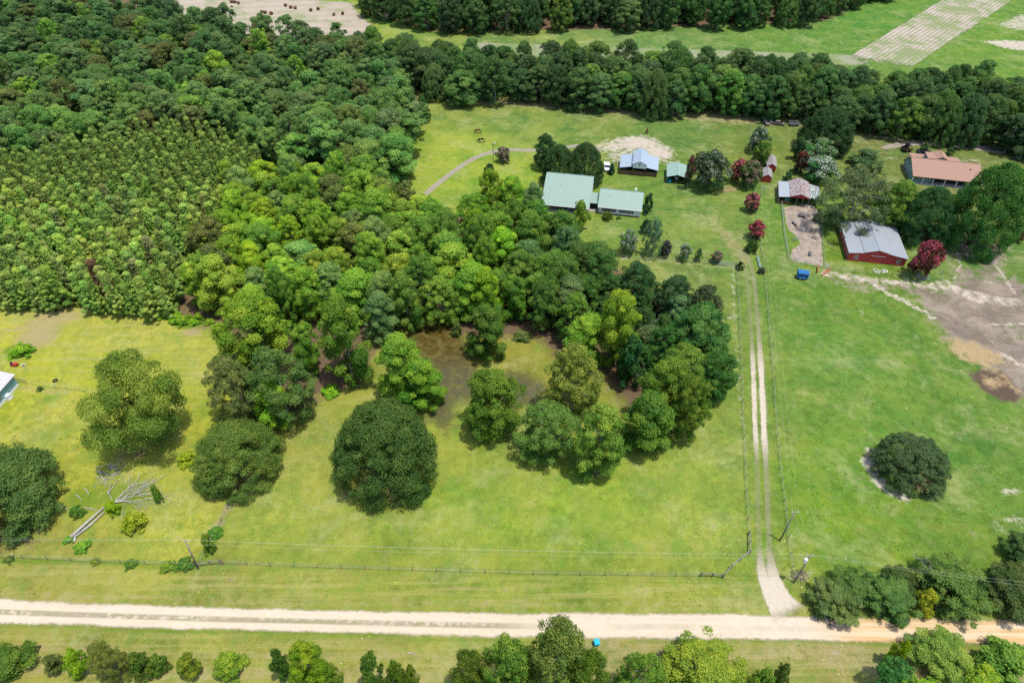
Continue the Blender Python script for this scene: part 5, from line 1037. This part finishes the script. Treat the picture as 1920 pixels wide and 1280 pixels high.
def gate(label, a, b, mat, ht=1.25, bars=5):
    g = GP([a, b]); dx, dy = g[1][0] - g[0][0], g[1][1] - g[0][1]; L = math.hypot(dx, dy); t = thing('tube_gate', label, 'gate', g[0], math.atan2(dy, dx))
    m = MB(); m.tube([(0, 0, .15), (0, 0, ht), (L, 0, ht), (L, 0, .15), (0, 0, .15)], .04, 6); m.build('frame', mat, t)
    for i in range(1, bars): MB().tube([(0, 0, .15 + (ht - .15) * i / bars), (L, 0, .15 + (ht - .15) * i / bars)], .028, 5).build('bar', mat, t)
    MB().tube([(L / 2, 0, .15), (L / 2, 0, ht)], .028, 5).build('brace', mat, t); return t
gate('open pale blue tube gate beside the driveway head', (1419,484), (1426,508), 'gate_steel'); gate('red tube gate beside the blue trailer', (1531,514), (1533,502), 'red_paint'); gate('red tube gate swung toward the sandy track', (1541,518), (1556,508), 'red_paint')
gate('white tube gate at the corner of the sandy pen', (1546,500), (1554,505), 'white_paint'); gate('grey tube gate at the end of the low barn fence', (1718,522), (1742,526), 'steel')
gate('grey tube gate at the driveway corner of the garden fence', (1345,496), (1378,499), 'steel')

# ------------------------------------------------------------------ utility poles and lines
TOPS = {}
def upole(key, label, base, ht, lean=(0, 0), arm=True, transformer=False, armrot=0.0):
    x, y = P(*base); t = thing('utility_pole', label, 'utility pole', (x, y), 0.0)
    tx, ty = lean; m = MB(); m.tube([(0, 0, -.2), (tx * .5, ty * .5, ht * .5), (tx, ty, ht)], [.17, .145, .115], 10); m.build('pole', 'pole_wood', t, True)
    c, s = math.cos(armrot), math.sin(armrot); ends = []
    for q in (-.55, .55):
        p0 = Vector((tx + c * q, ty + s * q, ht - .25)); 
        MB().tube([(tx, ty, ht - .35), tuple(p0)], .05, 5).build('bracket', 'steel', t); MB().tube([p0, p0 + Vector((0, 0, .32))], [.07, .05], 7).build('insulator', 'porcelain', t); ends.append(Vector((x, y, 0)) + p0 + Vector((0, 0, .32)))
    ends.append(Vector((x + tx * .86, y + ty * .86, ht * .86)))
    if transformer:
        a = MB(); zc = ht - 1.5; ox, oy = tx * .85 - .42, ty * .85 - .1
        a.tube([(ox, oy, zc - .5), (ox, oy, zc + .4), (ox, oy, zc + .5)], [.3, .3, .2], 12); d = a.build('transformer', 'white_gel', t, False); MB().tube([(ox, oy, zc + .5), (ox, oy, zc + .75)], [.06, .04], 6).build('bushing', 'porcelain', d)
    TOPS[key] = ends; return t
upole('L', 'leaning utility pole by the roadside fence at lower left', (372,1066), 9.0, (0.5, 0.2))
upole('R', 'utility pole carrying a white transformer by the driveway mouth', (1488,1092), 9.0, (0.35, 0.1), transformer=True)
upole('D', 'utility pole beside the driveway fence', (1462,1013), 9.2, (0.3, 0.1))
upole('H', 'utility pole among the crape myrtles on the yard fence', (1418,397), 8.6)
upole('S', 'utility pole across the road below the picture edge', (1560,1330), 9.0)
def line(a, b, label, sag=0.5, r=0.009, n=14):
    a, b = Vector(a), Vector(b); m = MB(); m.tube([tuple(a.lerp(b, i / n) - a - Vector((0, 0, sag * 4 * (i / n) * (1 - i / n)))) for i in range(n + 1)], r, 4, False)
    o = m.build('power_line', 'wire'); o.location = a; tag(o, label, 'cable', 'overhead power lines'); return o
for i, nm in ((0, 'front'), (1, 'back'), (2, 'lower')):
    line(TOPS['L'][i], TOPS['R'][i], nm + ' overhead wire crossing the pasture between the two roadside poles', 0.9)
    if i < 2:
        line(TOPS['R'][i], TOPS['D'][i], nm + ' overhead wire from the transformer pole to the driveway pole', 0.2); line(TOPS['D'][i], TOPS['H'][i], nm + ' overhead wire running up the driveway to the yard', 0.9)
        e = PV(2150, 1120, 9.0); line(TOPS['R'][i], (e.x, e.y + i * 0.9, 8.8), nm + ' overhead wire passing above the roadside pines', 0.9)
        e = PV(-500, 1000, 9.0); line(TOPS['L'][i], (e.x, e.y + i * 0.9, 8.8), nm + ' overhead wire leaving the leaning pole to the left', 0.9)
line(TOPS['R'][2], TOPS['S'][2], 'single overhead wire crossing the dirt road', 0.4)
x, y = P(1472, 1062); t = thing('guy_wire', 'yellow-sleeved guy wire beside the driveway', 'cable', (x, y)); e = TOPS['R'][0] - Vector((x, y, 0))
MB().tube([(0, 0, 0), tuple(e)], .02, 4).build('wire', 'wire', t); MB().tube([(0, 0, 0), tuple(e * .26)], .06, 6).build('guard', 'yellow_plastic', t)
x, y = P(925, 300); t = thing('yard_light', 'tall yard light pole on the curving lane', 'lamp post', (x, y)); MB().tube([(0, 0, -.1), (0, 0, 6.3)], [.12, .09], 8).build('pole', 'pole_wood', t); MB().tube([(0, 0, 6.1), (.5, -.3, 6.35)], .04, 5).build('arm', 'steel', t); MB().tube([(.5, -.3, 6.05), (.5, -.3, 6.25), (.5, -.3, 6.45)], [.26, .24, .1], 10).build('lamp_head', 'white_gel', t)

# ------------------------------------------------------------------ horses
def horse(label, at_, heading, mat, graze=True):
    bm_v = [(-1.0, 0, 1.28, .30), (-.55, 0, 1.30, .34), (0, 0, 1.26, .33), (.5, 0, 1.28, .34), (.82, 0, 1.34, .27), (1.15, 0, 1.15 if graze else 1.7, .19), (1.45, 0, .72 if graze else 2.0, .14), (1.62, 0, .36 if graze else 1.95, .13), (1.72, 0, .14 if graze else 1.8, .08)]
    me = bpy.data.meshes.new('horse'); vs = [v[:3] for v in bm_v]; ra = [v[3] for v in bm_v]; es = [(i, i + 1) for i in range(len(vs) - 1)]
    for (root, x, s, hind) in ((0, -.98, 1, 1), (0, -.86, -1, 1), (4, .72, 1, 0), (4, .86, -1, 0)):
        prev = root
        js = [(x + (.12 if hind else 0), s * .17, .98, .17), (x + (.14 if hind else .02), s * .18, .74, .10), (x - (.12 if hind else 0), s * .18, .48, .07), (x - (.06 if hind else 0), s * .18, .16, .05), (x + .02, s * .18, .02, .06)]
        for j in js: vs.append(j[:3]); ra.append(j[3]); es.append((prev, len(vs) - 1)); prev = len(vs) - 1
    me.from_pydata(vs, es, []); o = bpy.data.objects.new('horse', me); C.objects.link(o); me.materials.append(M[mat])
    md = o.modifiers.new('skin', 'SKIN'); sk = me.skin_vertices[0].data
    for i, r in enumerate(ra): sk[i].radius = (r, r)
    sk[2].use_root = True; o.modifiers.new('sub', 'SUBSURF').levels = 1; o.modifiers['sub'].render_levels = 1
    o.location = (*P(*at_), 0); o.rotation_euler = (0, 0, heading); tag(o, label, 'horse', 'grazing horses')
    MB().tube([(-1.28, 0, 1.38), (-1.42, 0, 1.1), (-1.42, 0, .6)], [.06, .09, .03], 6).build('tail', 'horse_black', o)
    MB().loft([[(x, -.03, z), (x, .03, z), (x, .03, z + .16), (x, -.03, z + .16)] for x, z in ((.8, 1.52), (1.1, 1.30 if graze else 1.8), (1.42, .84 if graze else 2.08))]).build('mane', 'horse_black', o)
    for s in (-1, 1): MB().tube([(1.5, s * .08, .70 if graze else 2.08), (1.46, s * .10, .86 if graze else 2.28)], [.05, .015], 5).build('ear', mat, o)
horse('bay horse grazing left in the pasture, farther of two', (897,250), R(176), 'horse_bay'); horse('black horse grazing left in the pasture, nearer of two', (903,267), R(186), 'horse_black'); horse('bay horse seen from behind near the stable', (1213,249), R(80), 'horse_bay')

# ------------------------------------------------------------------ vehicles
def wheel(parent, x, y, r, wd=.22):
    t = MB().axle(x, y, r, wd, r).build('wheel', 'black_rubber', parent); MB().axle(x, y, r, wd + .03, r * .55, 10).build('rim', 'steel', t)
def car(label, at_, rz, mat, name='car', pickup=False, wd=1.8, ln=4.6):
    t = thing(name, label, 'car' if not pickup else 'truck', P(*at_), rz); h = wd / 2; r = .34
    if pickup:
        MB().prism_yz([(-ln / 2, .4), (-ln / 2, .92), (-ln / 2 + 1.35, 1.08), (-ln / 2 + 3.0, 1.08), (-ln / 2 + 3.0, .78), (ln / 2, .78), (ln / 2, .4)], -h, h).build('body', mat, t)
        MB().hexa([(-h + .06, -ln / 2 + 1.2, 1.085), (h - .06, -ln / 2 + 1.2, 1.085), (h - .06, -ln / 2 + 2.95, 1.085), (-h + .06, -ln / 2 + 2.95, 1.085)], [(-h + .2, -ln / 2 + 1.75, 1.68), (h - .2, -ln / 2 + 1.75, 1.68), (h - .2, -ln / 2 + 2.8, 1.68), (-h + .2, -ln / 2 + 2.8, 1.68)]).build('window_band', 'glass', t)
        MB().box(-h + .18, h - .18, -ln / 2 + 1.72, -ln / 2 + 2.84, 1.683, 1.75).build('cab_roof', mat, t)
        m = MB(); m.box(-h, -h + .08, -ln / 2 + 3.02, ln / 2, .785, 1.1); m.box(h - .08, h, -ln / 2 + 3.02, ln / 2, .785, 1.1); m.box(-h + .08, h - .08, ln / 2 - .07, ln / 2, .785, 1.1); m.build('bed_side', mat, t)
    else:
        MB().prism_yz([(-ln / 2, .35), (-ln / 2, .72), (-ln / 2 + .3, .84), (-ln / 2 + 1.2, .95), (ln / 2 - .7, .98), (ln / 2 - .05, .9), (ln / 2, .5), (ln / 2 - .1, .35)], -h, h).build('body', mat, t)
        MB().hexa([(-h + .06, -ln / 2 + 1.1, .97), (h - .06, -ln / 2 + 1.1, .97), (h - .06, ln / 2 - .55, .99), (-h + .06, ln / 2 - .55, .99)], [(-h + .26, -ln / 2 + 1.85, 1.42), (h - .26, -ln / 2 + 1.85, 1.42), (h - .26, ln / 2 - 1.2, 1.42), (-h + .26, ln / 2 - 1.2, 1.42)]).build('window_band', 'glass', t)
        MB().box(-h + .24, h - .24, -ln / 2 + 1.83, ln / 2 - 1.18, 1.423, 1.47).build('roof_panel', mat, t)
    for x in (-h + .05, h - .05):
        for y in (-ln / 2 + .8, ln / 2 - .85): wheel(t, x, y, r)
    for x in (-h + .28, h - .28): MB().box(x - .16, x + .16, -ln / 2 - .03, -ln / 2 - .002, .58, .72).build('headlight', 'porcelain', t); MB().box(x - .13, x + .13, ln / 2 + .002, ln / 2 + .03, .6, .74).build('tail_light', 'red_paint', t)
    return t
car('white pickup truck half under the dark trees left of the stable', (1138,316), R(-4), 'white_gel', 'pickup_truck', True, 1.9, 5.3)
car('dark car parked behind the brown-roofed house', (1732,287), R(78), 'dark_paint', 'parked_car')
car('rusty wrecked car at the foot of the windbreak', (1459,234), R(70), 'old_metal', 'rusty_car')
def trailer_thing(label, at_, rz, name, deck, rack, ln=4.2, wd=1.9):
    t = thing(name, label, 'trailer', P(*at_), rz); MB().box(-wd / 2, wd / 2, -ln / 2, ln / 2, .55, .68).build('deck', deck, t); MB().tube([(0, -ln / 2, .58), (0, -ln / 2 - 1.2, .5)], .05, 6).build('tongue', 'steel', t)
    for x in (-wd / 2 - .12, wd / 2 + .12):
        for y in (.3, 1.05): wheel(t, x, y, .32, .18)
    for x in (-wd / 2 + .04, wd / 2 - .04):
        for i in range(4): MB().box(x - .04, x + .04, -ln / 2 + .1 + i * (ln - .2) / 3 - .04, -ln / 2 + .1 + i * (ln - .2) / 3 + .04, .68, 1.7).build('stake', rack, t)
        for z in (1.0, 1.3, 1.6): MB().box(x - .03, x + .03, -ln / 2, ln / 2, z, z + .08).build('rail', rack, t)
    return t
trailer_thing('stake-sided trailer with pale racks at the foot of the windbreak', (1437,232), R(4), 'stake_trailer', 'old_metal', 'steel'); trailer_thing('dark trailer with bare hoops beside the large dark oak', (1488,236), R(85), 'dark_trailer', 'trough', 'steel', 3.6, 1.7)
# blue stock trailer
t = thing('stock_trailer', 'bright blue stock trailer in the right pasture by the red gate', 'trailer', P(1503, 521), R(78)); wd, ln = 1.8, 2.7
MB().prism_xz([(-wd / 2, .5), (wd / 2, .5), (wd / 2, 1.95), (wd / 2 - .25, 2.2), (-wd / 2 + .25, 2.2), (-wd / 2, 1.95)], -ln / 2, ln / 2).build('body', 'blue_paint', t)
for s in (-1, 1):
    for z in (1.25, 1.55): MB().box(s * wd / 2 - .03 + (.02 * s), s * wd / 2 + .03 + (.0 * s), -ln / 2 + .25, ln / 2 - .25, z, z + .14).build('slat_gap', 'interior_shade', t)
    for y in (-.2, .55): wheel(t, s * (wd / 2 + .13), y, .33, .2)
    MB().box(min(s * (wd / 2 + .01), s * (wd / 2 + .3)), max(s * (wd / 2 + .01), s * (wd / 2 + .3)), -.65, 1.0, .72, .78).build('fender', 'blue_paint', t)
MB().tube([(-.5, -ln / 2, .55), (0, -ln / 2 - 1.1, .5), (.5, -ln / 2, .55)], .05, 6).build('tongue', 'steel', t); MB().box(-wd / 2 + .1, wd / 2 - .1, ln / 2 + .003, ln / 2 + .05, .6, 1.9).build('rear_door', 'blue_paint', t)
# boat under the carport
c_, s_ = math.cos(R(-10)), math.sin(R(-10)); x, y = 49.3 + 3.0 * c_ - 3.2 * s_, 194.8 + 3.0 * s_ + 3.2 * c_
t = thing('boat', 'white motor boat on its trailer under the green carport', 'boat', (x, y), R(-10))
secs = []
for f, hw, zk, zt in ((-2.9, .06, 1.35, 1.55), (-2.2, .55, .85, 1.5), (-1.2, .92, .62, 1.42), (0.4, 1.02, .55, 1.35), (2.4, .98, .55, 1.3)): secs.append([(-hw, f, zt), (-hw * .85, f, (zk + zt) / 2), (0, f, zk), (hw * .85, f, (zk + zt) / 2), (hw, f, zt)])
MB().loft(secs).build('hull', 'white_gel', t); MB().hexa([(-.8, -.9, 1.43), (.8, -.9, 1.43), (.85, .3, 1.36), (-.85, .3, 1.36)], [(-.6, -.5, 1.85), (.6, -.5, 1.85), (.68, .25, 1.85), (-.68, .25, 1.85)]).build('windshield', 'glass', t); MB().box(-.7, .7, .5, 2.2, 1.37, 1.45).build('seat', 'dark_blue_trim', t); MB().box(-.25, .25, 2.42, 2.8, .7, 1.9).build('outboard_motor', 'dark_paint', t)
MB().tube([(-.6, 2.2, .45), (-.5, -1.5, .45), (0, -3.3, .45), (.5, -1.5, .45), (.6, 2.2, .45)], .05, 6).build('trailer_frame', 'steel', t)
for sx_ in (-1, 1): wheel(t, sx_ * 1.1, .9, .3, .2)
x, y = 49.3 + .95 * c_ - .5 * s_, 194.8 + .95 * s_ + .5 * c_
def barrel(label, loc, mat, r=.45, h=.9, name='barrel'):
    t = thing(name, label, 'barrel', loc); m = MB(); n = 14
    m.tube([(0, 0, 0), (0, 0, h * .1), (0, 0, h * .5), (0, 0, h * .9), (0, 0, h)], [r * .92, r, r * 1.06, r, r * .92], n); m.build('body', mat, t); MB().torus(0, 0, h, r * .9, .04, 14, 5).build('rim', mat, t); return t
barrel('teal barrel at the left of the carport mouth', (x, y), 'teal_plastic', .5, 1.0); barrel('mint green tub under the lean-to of the rusty barn', P(1474, 376), 'mint_plastic', .62, 1.1)
t = thing('hand_cart', 'small rusty cart at the right of the carport mouth', 'cart', (49.3 + 4.9 * c_ - .6 * s_, 194.8 + 4.9 * s_ + .6 * c_), R(20)); MB().hexa([(-.4, -.5, .4), (.4, -.5, .4), (.4, .5, .4), (-.4, .5, .4)], [(-.5, -.65, .75), (.5, -.65, .75), (.5, .65, .75), (-.5, .65, .75)]).build('tray', 'rust', t); wheel(t, -.45, .2, .25, .1); wheel(t, .45, .2, .25, .1); MB().tube([(0, -.5, .5), (0, -1.1, .9)], .03, 5).build('handle', 'steel', t)
# troughs in the pen
for (a, b, rz, lab) in ((1501.7, 407, R(-25), 'black feed trough nearest the rusty barn'), (1489, 421, R(-75), 'black feed trough in the left of the sandy pen'), (1518, 477, R(68), 'black feed trough near the front of the sandy pen')):
    t = thing('feed_trough', lab, 'trough', P(a, b), rz, 'feed troughs in the pen'); o0 = [(-1.0, -.3), (1.0, -.3), (1.0, .3), (-1.0, .3)]; m = MB()
    rings = [[(x * .92, y * .8, 0) for x, y in o0], [(x, y, .45) for x, y in o0], [(x * .94, y * .82, .45) for x, y in o0], [(x * .86, y * .65, .1) for x, y in o0]]; m.loft(rings).build('body', 'trough', t); MB().box(-.9, .9, -.06, .06, .46, .5).build('cross_bar', 'steel', t)
t = thing('hay_rack', 'grey metal hay rack on the grass tongue of the pen', 'rack', P(1493, 452), R(10))
for x in (-1.0, 1.0):
    for y in (-.5, .5): MB().cyl(x, y, 0, 1.3, .04, 6).build('leg', 'steel', t)
for i in range(9):
    for s in (-1, 1): MB().tube([(-1 + i * .25, 0, .5), (-1 + i * .25, s * .5, 1.3)], .02, 4).build('bar', 'steel', t)
for s in (-1, 1): MB().tube([(-1, s * .5, 1.3), (1, s * .5, 1.3)], .035, 5).build('top_rail', 'steel', t)
t = thing('water_tank', 'black water tank with a pale lid beside the sandy pen', 'tank', P(1531, 413)); m = MB(); m.tube([(0, 0, 0), (0, 0, 1.4), (0, 0, 1.7), (0, 0, 1.85)], [1.1, 1.1, .8, .3], 18); m.build('body', 'trough', t); MB().cyl(.3, .1, 1.75, 1.95, .35, 12).build('lid', 'white_gel', t)
# white hoops by the barn
t = thing('pipe_coils', 'heap of white pipe coils in front of the red barn', 'pipe', P(1651, 510))
for i in range(6): MB().torus(frng.uniform(-1.2, 1.2), frng.uniform(-.4, .4), .1 + i * .07, frng.uniform(.45, .75), .05, 18, 5).build('coil', 'white_paint', t)
# brush heap on the lawn
def twigs(name, label, at_, n, rad, mat, L=(0.8, 2.0), r=.04, cat='brush pile'):
    t = thing(name, label, cat, P(*at_)); 
    for i in range(n):
        a, d = frng.uniform(0, 6.28), rad * math.sqrt(frng.random()); x, y = d * math.cos(a), d * math.sin(a) * .7; q = frng.uniform(0, 6.28); l = frng.uniform(*L) / 2; m = MB()
        m.tube([(x - l * math.cos(q), y - l * math.sin(q), .06), (x, y, .14 + frng.random() * .15), (x + l * math.cos(q), y + l * math.sin(q), .08)], [r, r * .8, r * .4], 5); m.build('branch', mat, t)
    return t
twigs('brush_pile', 'pale cut branches strewn on the lawn below the crape myrtles', (1364,356), 60, 2.6, 'cut_wood', (.8, 2.2), .06); twigs('brush_pile', 'brown dead brush heaped at the foot of the transformer pole', (1500,1080), 70, 1.6, 'brown_weed', (.5, 1.4), .035); twigs('brush_pile', 'brown litter of twigs at the back edge of the road mouth', (1548,1160), 50, 1.5, 'brown_weed', (.4, 1.2), .03)
# fallen dead tree
t = thing('fallen_tree', 'fallen bleached dead tree with fan of bare branches in the left yard', 'dead tree', P(135, 1008)); O = Vector((*P(135, 1008), 0))
def loc_(px, py, z=.2): return PV(px, py, 0) - O + Vector((0, 0, z))
MB().tube([loc_(133, 1009, .35), loc_(165, 981, .4), loc_(196, 953, .35)], [.30, .26, .2], 10).build('trunk', 'dead_bark', t, True); MB().tube([loc_(143, 1006, .25), loc_(172, 984, .28), loc_(197, 961, .25)], [.22, .2, .15], 9).build('trunk', 'dead_bark', t, True); MB().tube([loc_(140, 1016, .2), loc_(143, 1004, .3)], [.24, .2], 8).build('stub', 'dead_bark', t, True)
rb = random.Random(21)
def fan(root, ang, L, r, lv, m):
    q = root; pts = [q]; 
    for i in range(3):
        ang += rb.gauss(0, .20); q = q + Vector((math.cos(ang), math.sin(ang), rb.uniform(-.02, .10) / (lv + 1))) * L / 3; q.z = max(.05, min(q.z, 1.4)); pts.append(q.copy())
    m.tube(pts, [r, r * .85, r * .65, r * .45], 5)
    if lv < 3:
        for i in range(3): fan(pts[rb.choice((1, 2, 2, 3))].copy(), ang + rb.gauss(0, .5), L * rb.uniform(.45, .7), r * .55, lv + 1, m)
for i, (dg, L) in enumerate(((48, 6.5), (40, 7.5), (33, 8.2), (26, 8.0), (20, 7.0), (56, 5.0), (12, 5.0), (5, 4.0), (44, 8.4))):
    m = MB(); fan(loc_(214, 944, .35), R(dg) + rb.gauss(0, .12), L * .8, .07, 0, m); m.build('limb', 'dead_bark', t)
for (a, b, c, d) in ((214,944,205,925),(203,928,222,902),(203,926,210,905)): MB().tube([loc_(a, b, .3), loc_(c, d, .35)], [.09, .05], 6).build('limb', 'dead_bark', t)
t2 = thing('fallen_branch', 'loose heap of bleached branches above the fallen tree', 'dead branch', P(190, 885)); O = Vector((*P(190, 885), 0))
for i in range(12):
    m = MB(); fan(Vector((rb.uniform(-1.6, 1.6), rb.uniform(-1.4, 1.4), .2)), rb.uniform(-.6, .9), rb.uniform(2.0, 3.6), .06, 1, m); m.build('branch', 'dead_bark', t2)
for (a, b, c, d, lab) in ((159,916,167,927,'short bleached log left of the dead branches'),(143,928,153,938,'slim bleached stick on the yellow weeds'),(106,948,128,957,'bent bleached stick at the left of the fallen tree'),(158,952,182,957,'thin pale stick above the fallen trunk'),(765,1224,778,1227,'thin white stick lying on the south verge')):
    o0 = Vector((*P(a, b), 0)); e = Vector((*P(c, d), 0)) - o0; o = MB().tube([(0, 0, .1), tuple(e * .5 + Vector((0.05, .1, .14))), tuple(e + Vector((0, 0, .08)))], [.10, .09, .06], 6).build('fallen_branch', 'dead_bark'); o.location = o0; tag(o, lab, 'dead branch')
# small things
t = thing('waste_bin', 'bright turquoise wheeled bin beside the dirt road', 'bin', P(1118, 1208), R(12)); MB().hexa([(-.3, -.32, .08), (.3, -.32, .08), (.3, .32, .08), (-.3, .32, .08)], [(-.42, -.45, 1.1), (.42, -.45, 1.1), (.42, .45, 1.1), (-.42, .45, 1.1)]).build('body', 'bin_blue', t); MB().hexa([(-.46, -.5, 1.1), (.46, -.5, 1.1), (.46, .48, 1.1), (-.46, .48, 1.1)], [(-.4, -.42, 1.22), (.4, -.42, 1.22), (.4, .42, 1.22), (-.4, .42, 1.22)]).build('lid', 'bin_blue', t)
for s in (-1, 1): wheel(t, s * .38, .36, .14, .08)
MB().tube([(-.35, .5, 1.05), (.35, .5, 1.05)], .03, 6).build('handle', 'bin_blue', t)
o = MB().torus(0, 0, .15, .42, .16, 20, 8).build('tyre', 'black_rubber'); o.location = (*P(104, 714), 0); tag(o, 'black tyre lying in the left yard', 'tyre')
t = thing('lawn_mower', 'red riding mower by the oval weed patch', 'mower', P(28, 685), R(80)); MB().prism_yz([(-.85, .3), (-.85, .75), (-.1, .85), (-.05, .45), (.8, .5), (.8, .3)], -.35, .35).build('body', 'mower_red', t); MB().box(-.22, .22, .2, .65, .505, .62).build('seat', 'black_rubber', t); MB().box(-.22, .22, .65, .75, .505, 1.0).build('seat_back', 'black_rubber', t); MB().box(-.5, .5, -.3, .3, .12, .29).build('deck', 'mower_red', t); MB().tube([(0, -.15, .8), (0, .02, 1.05)], .03, 6).build('steering_column', 'steel', t)
for s in (-1, 1): wheel(t, s * .42, .55, .25, .2); wheel(t, s * .38, -.62, .17, .15)
t = thing('heat_pump', 'white heat pump box on a pad beside the teal house', 'heat pump', P(17, 746), R(-8)); MB().box(-.75, .75, -.75, .75, 0, .12).build('pad', 'concrete', t); MB().box(-.5, .5, -.55, .55, .12, 1.05).build('cabinet', 'white_gel', t); MB().torus(0, 0, 1.06, .35, .04, 16, 5).build('fan_guard', 'steel', t)
t = thing('gas_bottle', 'small red gas bottle beside the white heat pump', 'gas bottle', P(7, 752)); MB().tube([(0, 0, 0), (0, 0, .15), (0, 0, .75), (0, 0, .95)], [.22, .28, .28, .1], 12).build('body', 'red_paint', t); MB().torus(0, 0, 1.0, .12, .025, 10, 5).build('collar', 'steel', t)
t = thing('water_tub', 'pale tub in the grass right of the red mower', 'tub', P(45, 686)); m = MB(); n = 14
ring = lambda r, z: [(r * math.cos(2 * math.pi * i / n), r * .7 * math.sin(2 * math.pi * i / n), z) for i in range(n)]
m.loft([ring(.42, 0), ring(.52, .35), ring(.47, .35), ring(.38, .06)]).build('body', 'white_gel', t); MB().add(ring(.40, .2), [tuple(range(n))]).build('water', 'glass', t)
# round hay bales far away
k_ = 0
for a, b in ((434,2),(441,3),(447,4),(492,20),(499,22),(506,23),(510,24),(538,10),(543,13),(553,12),(594,16),(628,26),(640,24),(585,18)):
    x, y = P(a + frng.uniform(-3, 3), b + 4 + frng.uniform(-1.5, 1.5)); t = thing('hay_bale', 'brown round hay bale on the far sandy field', 'hay bale', (x, y), frng.uniform(0, 3), 'round hay bales on the far field')
    MB().tube([(-.65, 0, .70), (-.55, 0, .72), (.55, 0, .72), (.65, 0, .70)], [.66, .72, .72, .66], 16).build('roll', 'hay', t)
    for q in (-.35, 0, .35): MB().tube([(q - .03, 0, .72), (q + .03, 0, .72)], .725, 16).build('net_wrap', 'hay', t)
# ------------------------------------------------------------------ weeds and tussocks too many to count
rg = np.random.default_rng(4)
def tussocks(name, label, polys, n, size, color, excl=None):
    cs = []; 
    for poly, share in polys:
        g = np.array(GP(poly)); lo, hi = g.min(0), g.max(0); m = int(n * share); k0 = 0
        while k0 < m:
            a = rg.uniform(lo, hi, (m * 3, 2))
            a = a[in_poly(a[:, 0], a[:, 1], [tuple(q) for q in g])][:m - k0]; cs.append(a); k0 += len(a)
            if len(a) == 0: break
    c = np.concatenate(cs); N = len(c); s = size * (0.5 + rg.random(N) ** 2 * 1.6); q = 9
    cen = np.repeat(np.concatenate([c, np.zeros((N, 1))], 1), q, 0); sz = np.repeat(s, q)
    off = rg.normal(size=(N * q, 3)) * sz[:, None] * np.array([.75, .75, .0]); cen = cen + off; cen[:, 2] = sz * (.12 + .5 * rg.random(N * q))
    nrm = unit(rg.normal(size=(N * q, 3)) * .35 + np.array([0, 0, 1.0])); v, hh = leaves(rg, cen, nrm, sz * (.35 + .3 * rg.random(N * q)), np.repeat(rg.random(N), q) * .5 + rg.random(N * q) * .5, 1.3, .6)
    me = crown_mesh(name, 'leaf', [(v, hh)]); o = bpy.data.objects.new(name, me); C.objects.link(o); o.color = (*color, 1); tag(o, label, None, None, 'stuff')
tussocks('pasture_weeds', 'low dark weed clumps scattered through the right pasture', [([(1500,560),(1680,560),(1760,640),(1860,780),(1920,800),(1920,980),(1700,1050),(1510,1050),(1470,800)], 1.0)], 700, .14, (0.21, 0.36, 0.06))
tussocks('meadow_tufts', 'low grass tufts scattered through the front pasture', [([(460,940),(640,950),(850,880),(1380,820),(1395,1060),(1000,1070),(430,1050)], .75), ([(860,200),(1380,225),(1390,300),(1260,260),(1000,270),(820,300)], .25)], 600, .12, (0.30, 0.42, 0.07))
tussocks('verge_grass', 'rank grass along the verges and the bright left yard', [([(0,1060),(1410,1095),(1410,1140),(0,1115)], .4), ([(110,900),(260,870),(300,920),(180,980)], .15), ([(0,1180),(1500,1205),(1500,1280),(0,1280)], .3), ([(0,760),(140,780),(350,880),(400,990),(100,1030)], .15)], 900, .12, (0.30, 0.37, 0.08))
